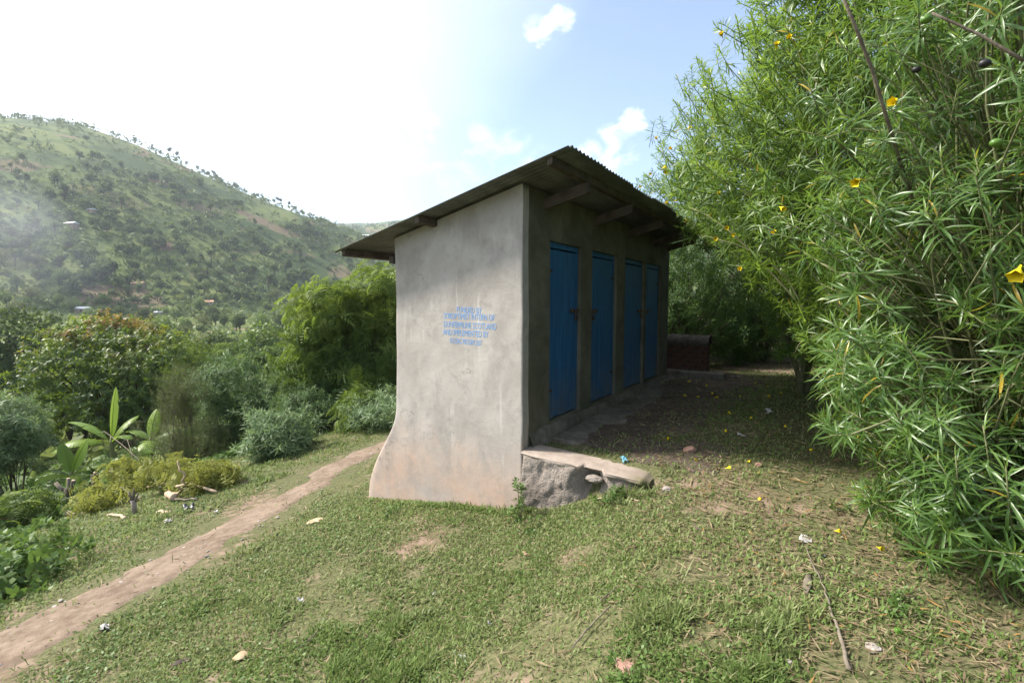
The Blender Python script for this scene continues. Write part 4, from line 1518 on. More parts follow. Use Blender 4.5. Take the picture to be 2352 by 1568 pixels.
def right_bushes():
    rng = np.random.default_rng(55)
    spec = [
        # name label base crowns n temps mat twigs
        ('tall yellow oleander in flower whose crown rises above the latrine roof line', (3.95, 4.6),
         [((3.55, 4.5, 3.1), (1.95, 1.65, 1.75)), ((3.5, 4.4, 4.6), (1.6, 1.5, 1.1)), ((3.75, 4.2, 1.6), (1.35, 1.2, 1.0))], 2700, MIDT, 'thev', 420),
        ('yellow oleander leaning over the far eaves of the latrine roof', (4.35, 7.0),
         [((3.75, 6.7, 3.25), (1.95, 1.8, 1.75)), ((3.0, 6.6, 3.0), (1.2, 1.2, 1.0)), ((4.6, 6.8, 4.3), (1.6, 1.6, 1.2)), ((4.6, 6.8, 1.7), (1.3, 1.3, 1.1))], 2600, MIDT, 'thev', 300),
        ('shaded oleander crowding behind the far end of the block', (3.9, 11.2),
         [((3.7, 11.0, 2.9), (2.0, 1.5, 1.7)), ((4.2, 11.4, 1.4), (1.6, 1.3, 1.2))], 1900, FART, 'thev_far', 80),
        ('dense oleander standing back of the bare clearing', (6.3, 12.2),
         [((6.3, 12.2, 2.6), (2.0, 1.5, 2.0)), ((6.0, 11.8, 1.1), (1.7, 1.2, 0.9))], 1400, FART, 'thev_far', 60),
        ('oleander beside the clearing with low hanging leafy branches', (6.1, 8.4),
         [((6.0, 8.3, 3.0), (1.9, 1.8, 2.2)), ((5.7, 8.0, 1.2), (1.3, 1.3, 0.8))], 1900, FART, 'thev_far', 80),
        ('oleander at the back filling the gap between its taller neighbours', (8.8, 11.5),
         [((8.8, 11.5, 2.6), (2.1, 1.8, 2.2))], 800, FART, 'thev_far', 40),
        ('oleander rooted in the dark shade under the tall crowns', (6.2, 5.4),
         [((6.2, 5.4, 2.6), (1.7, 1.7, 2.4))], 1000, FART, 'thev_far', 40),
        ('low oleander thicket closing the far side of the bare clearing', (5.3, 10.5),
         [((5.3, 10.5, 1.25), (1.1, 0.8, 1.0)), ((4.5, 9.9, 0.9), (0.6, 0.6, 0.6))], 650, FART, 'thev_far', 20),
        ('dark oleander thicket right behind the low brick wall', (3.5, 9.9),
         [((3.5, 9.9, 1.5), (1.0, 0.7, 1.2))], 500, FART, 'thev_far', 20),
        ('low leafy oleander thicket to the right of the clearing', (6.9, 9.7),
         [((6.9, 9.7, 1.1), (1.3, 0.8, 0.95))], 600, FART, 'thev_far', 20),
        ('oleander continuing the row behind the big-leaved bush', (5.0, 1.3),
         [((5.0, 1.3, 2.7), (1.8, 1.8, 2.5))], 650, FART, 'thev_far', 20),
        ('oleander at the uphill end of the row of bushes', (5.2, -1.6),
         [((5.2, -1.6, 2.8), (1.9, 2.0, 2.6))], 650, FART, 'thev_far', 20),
        ('unseen oleander added behind the viewer to shade the door wall', (3.6, -4.4),
         [((3.6, -4.4, 2.9), (2.1, 2.0, 2.7))], 650, FART, 'thev_far', 20),  # unseen bush added to keep low sky light off the doors
    ]
    out = []
    for k, (lab, b, crowns, n, temps, mt, tw) in enumerate(spec):
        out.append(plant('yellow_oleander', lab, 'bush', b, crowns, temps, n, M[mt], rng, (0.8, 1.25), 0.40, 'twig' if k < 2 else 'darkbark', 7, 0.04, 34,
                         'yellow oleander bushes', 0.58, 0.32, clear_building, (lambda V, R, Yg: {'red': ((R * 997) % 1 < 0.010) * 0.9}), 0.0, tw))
    # blossoms as seen in the photograph
    b2, b3 = out[0], out[1]
    fl = []
    for (x, y, Yd) in ((2040, 100, 3.0), (1815, 92, 3.4), (1783, 115, 3.4), (1790, 475, 3.1), (1660, 38 + 50, 3.9)):
        fl.append((pix_at(x, y, Yd), (rng.normal(0, 0.5) - 0.4, -0.6, rng.uniform(-0.6, 0.6)), rng.uniform(0.6, 0.9)))
    add_flowers(b2[0], b2[4], fl)
    fl = []
    for (x, y, Yd) in ((1545, 345, 5.2), (1520, 388, 5.2), (1530, 390, 5.2), (1535, 398, 5.2), (1498, 400, 5.3), (1548, 463, 5.0), (1535, 470, 5.2), (1647, 448, 4.6), (1670, 525, 4.6),
                       (1690, 537, 4.5), (1645, 548, 4.7), (1590, 440, 5.1), (1640, 270, 5.0), (1580, 300, 5.3), (1600, 430, 5.0), (1510, 322, 5.4), (1475, 427, 5.6), (1700, 620, 4.6), (1780, 540, 4.3)):
        fl.append((pix_at(x, y, Yd), (rng.normal(0, 0.5) - 0.3, -0.6, rng.uniform(-0.6, 0.6)), rng.uniform(0.6, 0.9)))
    add_flowers(b3[0], b3[4], fl)


right_bushes()

# ------------------------------------------------------------------ the hedge and trees below the path
rL = np.random.default_rng(91)
SILV = [shoot(rL, 15, 0.175, 0.0225, 2, 0.0, (0.3, 1.9), 0.20, (0.3, 1.4), young=0.5) for _ in range(5)]
FINE = [shoot(rL, 15, 0.100, 0.014, 1, 0.0, (0.3, 1.3), 0.22, (0.1, 0.5), young=0.4) for _ in range(5)]
MANG = [shoot(rL, 11, 0.20, 0.050, 2, 0.0, (0.7, 2.1), 0.10, (0.4, 1.3), 'ovate', 0.4) for _ in range(5)]
BROAD = [shoot(rL, 10, 0.11, 0.055, 2, 0.0, (0.5, 1.7), 0.12, (0.2, 0.9), 'ovate', 0.5) for _ in range(5)]


def frond(rng, length=0.36, pairs=9, droop=0.9):
    V, F, o = [], [], 0
    t = np.linspace(0.12, 1, pairs)
    ang = -droop * t
    x, z = np.cumsum(np.cos(ang)) / pairs * length, np.cumsum(np.sin(ang)) / pairs * length
    for i in range(pairs):
        w = 0.105 * math.sin(math.pi * (0.18 + 0.75 * t[i])) + 0.02
        for s in (-1, 1):
            a = np.array([x[i], 0, z[i]])
            tip = a + np.array([0.35 * w, s * w, -0.35 * w])
            side = np.array([0.026, 0.0, 0.0])
            m = 0.55 * a + 0.45 * tip
            V += [a, m + side * 0.75, tip, m - side * 0.75]
            F += [(o, o + 1, o + 2), (o, o + 2, o + 3)]
            o += 4
    return np.array(V), np.array(F)


def spray(rng, n=5, droop=1.1):
    V, F, R, Yg, o = [], [], [], [], 0
    for k in range(n):
        v, f = frond(rng, rng.uniform(0.28, 0.44), 6, droop * rng.uniform(0.7, 1.3))
        Rm = rotz(k * 2.4 + rng.normal(0, 0.3)) @ roty(rng.uniform(-0.9, 0.1)) @ rotx(rng.normal(0, 0.3))
        V.append(v @ Rm.T + np.array([0, 0, -0.05 * k]))
        F.append(f + o)
        o += len(v)
        R.append(np.full(len(v), rng.uniform()))
        Yg.append(np.full(len(v), max(0, 0.9 - 0.22 * k)))
    return np.concatenate(V), np.concatenate(F), np.concatenate(R), np.concatenate(Yg), None


SPRAY = [spray(rL) for _ in range(5)]
WILT = [spray(rL, 5, 2.2) for _ in range(4)]


def ell(x0, x1, y0, y1, Y, depth=None, frac=1.0):
    """ellipsoid seen between these picture limits at forward distance Y"""
    a, b = pix_at(x0, y1, Y), pix_at(x1, y0, Y)
    c = 0.5 * (a + b)
    rx, rz = 0.5 * (b[0] - a[0]) * frac, 0.5 * (b[2] - a[2]) * frac
    return (tuple(c), (rx, depth or rx, rz))


def left_plants():
    rng = np.random.default_rng(17)
    G = 'shrubs of the hedge below the path'
    def base_of(x, Y):
        return (Y * (x - PCX) / FPX, Y)
    plant('silver_shrub', 'rounded silvery green narrow-leaved shrub on the bank edge beside the path', 'shrub', base_of(655, 9.6),
          [ell(568, 745, 935, 1070, 9.4)], SILV, 620, M['silver'], rng, (0.8, 1.15), 0.30, 'darkbark', 6, 0.02, 20, G, 0.55, 0.55)
    plant('oleander_shrub', 'grey green oleander shrub leaning out beside the swollen wall foot', 'shrub', base_of(880, 10.8),
          [ell(800, 1010, 885, 985, 10.6)], SILV, 520, M['silver'], rng, (0.75, 1.05), 0.35, 'darkbark', 6, 0.02, 18, G, 0.55, 0.6)
    plant('leafy_shrub', 'bright yellow green leafy shrub below the feathery tree', 'shrub', base_of(800, 10.9),
          [ell(765, 880, 890, 1000, 10.8)], SPRAY, 150, M['feather'], rng, (0.55, 0.8), 0.5, 'darkbark', 5, 0.015, 14, G, 0.6, 0.3)
    plant('oleander_shrub', 'broad blue green oleander massed behind the silvery shrub', 'shrub', base_of(560, 13.2),
          [ell(455, 600, 800, 1000, 13), ell(560, 700, 855, 1010, 12.6), ell(470, 560, 900, 1050, 12.2)], SILV, 1500, M['hedge'], rng, (0.8, 1.15), 0.4, 'darkbark', 8, 0.03, 30, G, 0.55, 0.6)
    plant('fine_leaved_shrub', 'dull dark fine-leaved shrub with thin upright stems', 'shrub', base_of(415, 11.2),
          [ell(330, 500, 930, 1075, 11), ell(365, 470, 830, 970, 11.2), ell(430, 520, 960, 1085, 10.8)], FINE, 2400, M['olive'], rng, (0.8, 1.3), 0.65, 'darkbark', 14, 0.02, 60, G, 0.45, 0.6)
    plant('oleander_shrub', 'pale oleander beside the banana plants with bare dark lower stems', 'shrub', base_of(0, 10.8),
          [ell(-90, 85, 905, 1060, 10.6), ell(-120, 30, 980, 1120, 10.2)], SILV, 1100, M['silver'], rng, (0.75, 1.1), 0.4, 'darkbark', 9, 0.025, 30, G, 0.5, 0.6)
    plant('oleander_shrub', 'dark hedge oleander with many bare stems under the feathery tree', 'shrub', base_of(720, 11.6),
          [ell(640, 800, 870, 985, 11.6)], FART, 700, M['hedge'], rng, (0.8, 1.1), 0.4, 'darkbark', 14, 0.022, 40, G, 0.45, 0.3)
    plant('fern_like_shrub', 'small fern-like shrub with reddish stem at the edge of the bank', 'shrub', base_of(55, 8.4),
          [ell(-10, 115, 1125, 1200, 8.3), ell(20, 90, 1180, 1230, 8.2)], SPRAY, 85, M['feather'], rng, (0.55, 0.85), 0.55, 'redbark', 4, 0.02, 14, G, 0.6, 0.3)
    # trees
    def tips(V, R, Yg):
        lump = fbm(V[:, 0] * 1.3 + V[:, 2], V[:, 1] * 1.3 - V[:, 2] * 0.7, 1.1, 207, 3)
        return {'tint': np.clip(Yg * 0.35 + sstep(V[:, 2] + 2.4 * (lump - 0.5), -0.3, 2.3) * 0.6, 0, 1)}  # young tips, plus sunlight on the crown top painted in as paler leaf colour
    r = plant('feathery_tree', 'light green feathery-leaved tree standing behind the low eaves', 'tree', base_of(800, 12.9),
              [ell(670, 860, 640, 800, 12.6), ell(790, 1010, 608, 790, 12.9), ell(650, 800, 740, 930, 12.2), ell(760, 980, 760, 930, 12.6)], SPRAY, 1050, M['feather'], rng, (0.8, 1.25), 0.35, 'darkbark', 6, 0.07, 50,
              None, 0.55, 0.45, None, tips, 0.15, 0, 'crown')

    def flush(V, R, Yg):
        top = sstep(V[:, 2], -1.3, 0.6)
        spot = fbm(V[:, 0] * 1.0, V[:, 1] + V[:, 2] * 1.2, 0.55, 201, 3)
        side = 1 - sstep(V[:, 0], -16.8, -14.0)
        return {'red': np.clip(sstep(spot, 0.42, 0.55) * top * side * (R > 0.35) * 0.95, 0, 1),
                'tint': np.clip(Yg * 0.3 + top * sstep(fbm(V[:, 0], V[:, 1] + V[:, 2], 0.8, 209, 3), 0.35, 0.65) * 0.8, 0, 1)}
    plant('mango_tree', 'big dark spreading mango tree with rusty orange new leaves on top', 'tree', base_of(290, 21),
          [ell(95, 330, 730, 960, 20), ell(230, 480, 740, 940, 20.5), ell(60, 200, 790, 1000, 19.2), ell(200, 400, 820, 1010, 19.6), ell(170, 330, 712, 830, 21)], MANG, 2700, M['mango'], rng,
          (0.85, 1.35), 0.30, 'darkbark', 5, 0.16, 50, None, 0.60, 0.35, None, flush, 0.05, 0, 'crown')


M['redbark'] = plain_mat('reddish_bark', (0.12, 0.055, 0.035), (0.2, 0.10, 0.06), 14, 0.9, 0.15, 0.01)
left_plants()
#@@MORE
# ------------------------------------------------------------------ bananas
def banana_leaf(rng, length, width, droop, torn=0.3, lift=0.9):
    """midrib rising at angle lift then arching over; blade halves of lateral strips with tears"""
    n = 18
    t = np.linspace(0, 1, n + 1)
    ang = lift - droop * t ** 1.4
    x = np.concatenate([[0], np.cumsum(np.cos(ang[:-1]))]) / n * length
    z = np.concatenate([[0], np.cumsum(np.sin(ang[:-1]))]) / n * length
    V, F, Yg = [], [], []
    w = width * 0.5 * np.clip(np.sin(np.pi * np.clip((t - 0.12) / 0.88, 0, 1)) ** 0.55, 0, 1)
    for s in (-1, 1):
        sag = rng.uniform(-0.15, 0.35)
        cur = 0.0
        for i in range(n):
            if t[i] < 0.11:
                continue
            if rng.uniform() < torn:
                cur = rng.normal(0, 0.16)
            for q in (0,):
                gap = 0.04 if rng.uniform() < torn else 0.0
                o = len(V)
                a0, a1 = np.array([x[i], 0, z[i]]), np.array([x[i + 1], 0, z[i + 1]])
                def outp(k, f):
                    base_ = np.array([x[k], 0, z[k]])
                    return base_ + np.array([0.10 * w[k] * f, s * w[k] * f, (0.30 * f - (0.55 + sag + cur) * f * f) * w[k]])
                V += [a0, a1, outp(i + 1, 0.55), outp(i, 0.55), outp(i + 1, 1.0) - np.array([gap * length * 0.3, 0, 0]), outp(i, 1.0)]
                F += [(o, o + 1, o + 2, o + 3), (o + 3, o + 2, o + 4, o + 5)]
    rib = np.stack([x, 0 * x, z], 1)
    tv, tf, te = tube(rib, np.linspace(0.020, 0.004, n + 1), 5)
    o = len(V)
    V = np.concatenate([np.array(V), tv])
    y = rng.uniform(0, 0.9)
    return make_mesh('leaf', V, [np.array(F), tf + o, te + o], [M['banana']], {'rnd': np.full(len(V), rng.uniform()), 'tint': np.full(len(V), y)})


M['bstem'] = plain_mat('banana_stem', (0.10, 0.12, 0.04), (0.20, 0.19, 0.09), 9, 0.7, 0.3, 0.005, stretch=(1, 1, 0.2))


def banana(label, x, Y, hstem, leaves, rng, s=1.0):
    X = Y * (x - PCX) / FPX
    b = np.array([X, Y, g1(X, Y) - 0.05])
    r = thing('banana_plant', label, 'banana plant', b, 0, 'banana plants below the path')
    r.scale = (s, s, s)
    add('stem', tubes_mesh('stem', [(np.array([(0, 0, 0), (0.02, 0, hstem * 0.5), (0.0, 0.02, hstem), (0.0, 0.02, hstem * 1.12)]), np.array([0.11, 0.09, 0.065, 0.03]), 9)], M['bstem']), r)
    for (az, L, W, droop, lift, torn) in leaves:
        o = add('leaf', banana_leaf(rng, L, W, droop, torn, lift), r, (0, 0, hstem * 0.97))
        o.rotation_euler = (rng.normal(0, 0.12), 0, math.radians(az))
    return r


def bananas():
    rng = np.random.default_rng(8)
    # azimuth: 0 = right, 90 = away from us, 180 = left
    banana('tall young banana plant with one upright new leaf and torn side leaves', 238, 13.4, 1.75,
           [(60, 2.1, 0.62, 0.10, 1.52, 0.02), (172, 2.1, 0.54, 0.95, 0.72, 0.6), (205, 1.8, 0.60, 1.35, 0.45, 0.4), (-20, 1.2, 0.4, 1.5, 0.8, 0.5), (60, 1.3, 0.42, 0.9, 1.1, 0.35)], rng, 0.78)
    banana('short bright banana plant behind the pollarded stump', 138, 10.6, 1.05,
           [(150, 1.1, 0.40, 0.4, 1.15, 0.15), (70, 1.15, 0.40, 0.3, 1.30, 0.1), (185, 0.95, 0.34, 1.3, 0.6, 0.45), (15, 1.0, 0.34, 1.2, 0.75, 0.45), (-40, 0.9, 0.34, 1.6, 0.5, 0.3), (230, 0.9, 0.32, 1.5, 0.6, 0.2)], rng, 0.78)
    banana('banana plant half hidden in the scrub under the mango tree', 330, 13.5, 1.1,
           [(20, 1.2, 0.4, 1.4, 0.7, 0.2), (160, 1.1, 0.4, 1.3, 0.7, 0.3), (90, 1.0, 0.36, 0.5, 1.3, 0.1), (-60, 1.1, 0.4, 1.6, 0.5, 0.3)], rng)
    banana('slim banana plant far down the slope left of the mango crown', 62, 24.0, 2.6,
           [(175, 1.7, 0.42, 1.2, 0.6, 0.3), (10, 1.6, 0.42, 1.0, 0.8, 0.2), (90, 1.5, 0.4, 0.4, 1.3, 0.1), (230, 1.6, 0.4, 1.3, 0.5, 0.3), (320, 1.5, 0.4, 1.3, 0.5, 0.3)], rng)


bananas()


# ------------------------------------------------------------------ trees of the valley and the far hillside
def rhombi(P, N, size, rng, ax=None):
    n = len(P)
    a = rng.normal(size=(n, 3)) if ax is None else ax
    a -= N * (a * N).sum(1)[:, None]
    a /= np.linalg.norm(a, axis=1)[:, None] + 1e-9
    b = np.cross(N, a)
    s = np.broadcast_to(size, (n,))[:, None]
    V = np.stack([P - a * s, P + b * s * 0.55, P + a * s, P - b * s * 0.55], 1).reshape(-1, 3)
    i = np.arange(n)[:, None] * 4
    F = np.concatenate([i + np.array([[0, 1, 2]]), i + np.array([[0, 2, 3]])], 0)
    return V, F


def tree_kind(seed, h, w, n, leaf, mat, lobes=7, trunk=0.3, bark='darkbark', flat=1.0):
    rng = np.random.default_rng(seed)
    ells = []
    for k in range(lobes):
        a = rng.uniform(0, 6.28)
        rr = w * 0.5 * rng.uniform(0.1, 0.62)
        zc = h * (trunk + (1 - trunk) * rng.uniform(0.25, 0.78))
        s = w * rng.uniform(0.20, 0.34)
        ells.append(((rr * math.cos(a), rr * math.sin(a), zc), (s, s, s * rng.uniform(0.6, 0.95) * flat)))
    P, D = crown_points(n, ells, rng, 0.7, 0.3, seed)
    N = D * 0.5 + rng.normal(size=D.shape) * 0.6 + np.array([0, 0, 0.35])
    N /= np.linalg.norm(N, axis=1)[:, None]
    V, F = rhombi(P, N, leaf * rng.uniform(0.6, 1.3, n), rng)
    lobe_r = fbm(P[:, 0] * 1.1 + P[:, 2], P[:, 1] * 1.1, 1.2 / max(w * 0.2, 0.2), seed + 3, 2)
    R = np.repeat(np.clip(0.6 * lobe_r + 0.4 * rng.uniform(size=n), 0, 1), 4)
    Yg = np.repeat(np.clip(sstep(P[:, 2], h * 0.5, h) * rng.uniform(0.2, 0.9, n), 0, 1), 4)
    cm = make_mesh('crown', V, F, [mat], {'rnd': R, 'tint': Yg}, smooth=False)
    specs = [(np.array([(0, 0, -0.6), (0.02 * w, 0, h * trunk * 0.6), (0, 0.02 * w, h * (trunk + 0.2)), (0, 0, h * 0.7)]), np.array([0.045, 0.035, 0.026, 0.012]) * h * 0.7, 6)]
    for e in ells[:5]:
        specs.append((bent((0, 0, h * trunk * 0.7), e[0], rng, 0.08, 4), np.array([0.018, 0.014, 0.010, 0.005]) * h * 0.7, 4))
    tm = tubes_mesh('trunk', specs, M[bark])
    return cm, tm


def place_tree(kind, name, label, group, x, y, s, rz, cat='tree'):
    z = g1(x, y)
    zone = None
    if 'far hillside' in label:
        zone = 'high on the open upper slope' if z > 85 else ('half way up the slope' if z > 38 else ('at the foot of the slope' if z > 5 else 'down by the valley floor'))
    elif 'valley scrub' in label:
        zone = 'just behind the hedge' if y < 20 else ('near the mango tree' if y < 45 else ('in the middle of the valley' if y < 110 else 'across the valley'))
    if zone:
        label, group = label + ', ' + zone, group + ' ' + zone
    r = thing(name, label, cat, (x, y, z), rz, group)
    r.scale = (s, s, s)
    o = add('crown', kind[0], r)
    o['kind'] = 'stuff'
    add('trunk', kind[1], r)
    return r


def project(P):
    v = np.asarray(P) - EYE
    c, s = math.cos(PITCH), math.sin(PITCH)
    f = v[..., 1] * c - v[..., 2] * s
    u = v[..., 1] * s + v[..., 2] * c
    return PCX + FPX * v[..., 0] / f, PCY - FPX * u / f


def valley():
    rng = np.random.default_rng(63)
    kinds = [tree_kind(301, 6.0, 5.5, 1500, 0.20, M['broad'], 9, 0.25), tree_kind(302, 5.0, 5.5, 1400, 0.19, M['olive'], 9, 0.2),
             tree_kind(303, 7.0, 5.0, 1500, 0.22, M['hilltree'], 8, 0.22), tree_kind(304, 4.2, 4.6, 1300, 0.20, M['valleyveg'], 8, 0.15)]
    labs = ['leafy mid green tree in the valley scrub', 'dull olive tree in the valley scrub',
            'dark rounded tree in the valley scrub', 'pale yellowish green bushy tree in the valley scrub']
    big = place_tree(tree_kind(311, 8.5, 7.5, 2600, 0.20, M['hilltree'], 12, 0.25), 'dark_tree', 'big dark round-headed tree standing alone beyond the mango tree', None, 40 * (30 - PCX) / FPX, 40, 1.0, 0.4)
    def near_kind(seed, h, w, n, temps, mat, sc, lobes, trunk=0.25, droop=0.0):
        r_ = np.random.default_rng(seed)
        cm, tm = tree_kind(seed, h, w, 10, 0.2, mat, lobes, trunk)
        ells = []
        for k in range(lobes):
            a = r_.uniform(0, 6.28)
            rr = w * 0.5 * r_.uniform(0.1, 0.65)
            ells.append(((rr * math.cos(a), rr * math.sin(a), h * (trunk + (1 - trunk) * r_.uniform(0.2, 0.8))), (w * r_.uniform(0.16, 0.28),) * 2 + (w * r_.uniform(0.12, 0.20),)))
        P, D = crown_points(n, ells, r_, 0.6, 0.5, seed)
        d = D * 0.6 + np.array([0, 0, 0.4 - droop]) + r_.normal(size=D.shape) * 0.25
        V, F, R, Yg = scatter(temps, P, d, r_.uniform(sc * 0.8, sc * 1.25, n), r_)
        Yg = np.clip(Yg * 0.4 + sstep(V[:, 2], h * 0.45, h) * 0.6 * (fbm(V[:, 0], V[:, 1] + V[:, 2], 0.9, seed, 2)), 0, 1)
        return make_mesh('crown', V, F, [mat], {'rnd': R, 'tint': Yg}), tm
    nkinds = [near_kind(321, 5.0, 4.6, 750, BROAD, M['broad'], 1.7, 10), near_kind(322, 4.4, 4.8, 750, FINE, M['olive'], 3.0, 10, 0.18), near_kind(323, 5.2, 4.4, 420, SPRAY, M['feather'], 1.1, 9), near_kind(324, 4.0, 4.6, 650, MANG, M['valleyveg'], 1.2, 9, 0.15)]
    nlabs = ['round leafy tree among the layered crowns past the hedge', 'fine-leaved olive green tree among the layered crowns past the hedge',
             'feathery light green tree among the layered crowns past the hedge', 'pale broad-leaved bushy tree among the layered crowns past the hedge']
    n = 0
    tried = 0
    while n < 74 and tried < 3000:
        tried += 1
        Y = rng.uniform(14.5, 48)
        x = rng.uniform(-160, 1050) if n < 62 else rng.uniform(-900, -160)
        X = Y * (x - PCX) / FPX
        u = 0.97 * X - 0.242 * Y
        if u > -10.5 or (60 < x < 480 and Y < 23) or (Y < 16.5 and x < 520):
            continue
        k = int(rng.choice(4, p=[0.34, 0.30, 0.14, 0.22]))
        s_ = rng.uniform(0.5, 1.0) * (0.55 if Y < 19 else 1.0)
        place_tree(nkinds[k], ('leafy_tree', 'olive_tree', 'feathery_tree', 'pale_tree')[k], nlabs[k] + (', close by' if Y < 24 else (', further down' if Y < 36 else ', far down the slope')),
                   ('leafy trees past the hedge', 'olive trees past the hedge', 'feathery trees past the hedge', 'pale trees past the hedge')[k] + (' close by' if Y < 24 else (' further down' if Y < 36 else ' far down')), X, Y, s_, rng.uniform(0, 6.28))
        n += 1
    spots = [(x_, Y_, k_, s_) for (x_, Y_, k_, s_) in [(450, 26, 1, 0.8), (520, 24, 0, 0.75), (600, 22, 1, 0.75), (660, 27, 0, 0.9), (480, 33, 3, 0.9), (560, 36, 1, 1.0), (420, 40, 0, 0.9), (640, 40, 2, 0.8), (360, 44, 3, 0.9),
             (330, 52, 2, 0.7), (250, 48, 0, 0.9), (150, 42, 3, 0.8), (120, 56, 2, 0.9), (200, 60, 1, 1.0), (20, 30, 0, 0.7), (-60, 33, 3, 0.9), (60, 27, 1, 0.65), (90, 20, 1, 0.5), (20, 17, 0, 0.45), (-40, 15, 1, 0.45),
             (700, 50, 3, 1.0), (590, 55, 0, 1.0), (500, 60, 2, 0.8), (740, 30, 0, 1.0), (820, 26, 1, 1.0), (880, 35, 0, 1.1), (680, 18, 1, 0.55), (620, 17, 0, 0.5), (540, 17.5, 1, 0.5), (430, 17, 0, 0.5), (360, 16, 1, 0.4),
             (470, 24, 0, 0.62), (580, 29, 3, 0.8), (900, 22, 1, 0.9), (960, 30, 0, 1.2), (1040, 40, 1, 1.2)] if Y_ > 42]
    for i, (x, Y, k, s) in enumerate(spots):
        place_tree(kinds[k], ('leafy_tree', 'olive_tree', 'dark_tree', 'pale_tree')[k], labs[k], ('leafy valley trees', 'olive valley trees', 'dark valley trees', 'pale valley trees')[k],
                   Y * (x - PCX) / FPX, Y, s * rng.uniform(0.9, 1.1), rng.uniform(0, 6.28))
    n = 0
    while n < 165:
        Y = rng.uniform(60, 260)
        x = rng.uniform(-150, 1000) if n < 140 else rng.uniform(-1000, -150)
        X = Y * (x - PCX) / FPX
        k = int(rng.choice(4, p=[0.3, 0.25, 0.15, 0.3]))
        place_tree(kinds[k], ('leafy_tree', 'olive_tree', 'dark_tree', 'pale_tree')[k], labs[k], ('leafy valley trees', 'olive valley trees', 'dark valley trees', 'pale valley trees')[k],
                   X, Y, rng.uniform(0.6, 1.15), rng.uniform(0, 6.28))
        n += 1
    # scrub that reads as one mass, from the foot of the bank to the foot of the hill
    m = 13000
    Y = 16 * (330 / 16.0) ** (rng.uniform(0, 1, m) ** 0.75)
    X = Y * (np.where(rng.uniform(size=m) < 0.8, rng.uniform(-200, 1050, m), rng.uniform(-1100, -200, m)) - PCX) / FPX
    u = 0.97 * X - 0.242 * Y
    ok = u < -13.5
    X, Y = X[ok], Y[ok]
    Z = ground(X, Y)
    k = 6
    sz = (0.6 + 1.7 * rng.uniform(size=len(X)) ** 2) * (0.45 + 0.55 * sstep(Y, 20, 80))
    off = rng.normal(size=(len(X), k, 3)) * np.array([0.5, 0.5, 0.28]) * sz[:, None, None]
    P = np.stack([X, Y, Z + 0.45 * sz], -1)[:, None, :] + off
    P = P.reshape(-1, 3)
    N = off.reshape(-1, 3) / 1.0 + rng.normal(size=P.shape) * 0.4 + np.array([0, 0, 0.5])
    N /= np.linalg.norm(N, axis=1)[:, None]
    V, F = rhombi(P, N, np.repeat(sz * 0.34, k) * rng.uniform(0.6, 1.3, len(P)), rng)
    r0 = np.repeat(rng.uniform(size=len(X)), k)
    R = np.repeat(np.clip(0.7 * r0 + 0.3 * rng.uniform(size=len(P)), 0, 1), 4)
    pt = fbm(P[:, 0], P[:, 1], 0.035, 77, 3)
    Yg = np.repeat(np.clip(sstep(pt, 0.45, 0.62) * rng.uniform(0.3, 1.0, len(P)), 0, 1), 4)
    add('valley_scrub', make_mesh('valley_scrub', V, F, [M['valleyveg']], {'rnd': R, 'tint': Yg}, smooth=False), None, None,
        'dense mixed scrub and plantation covering the valley below', 'scrub', kind='stuff')


valley()


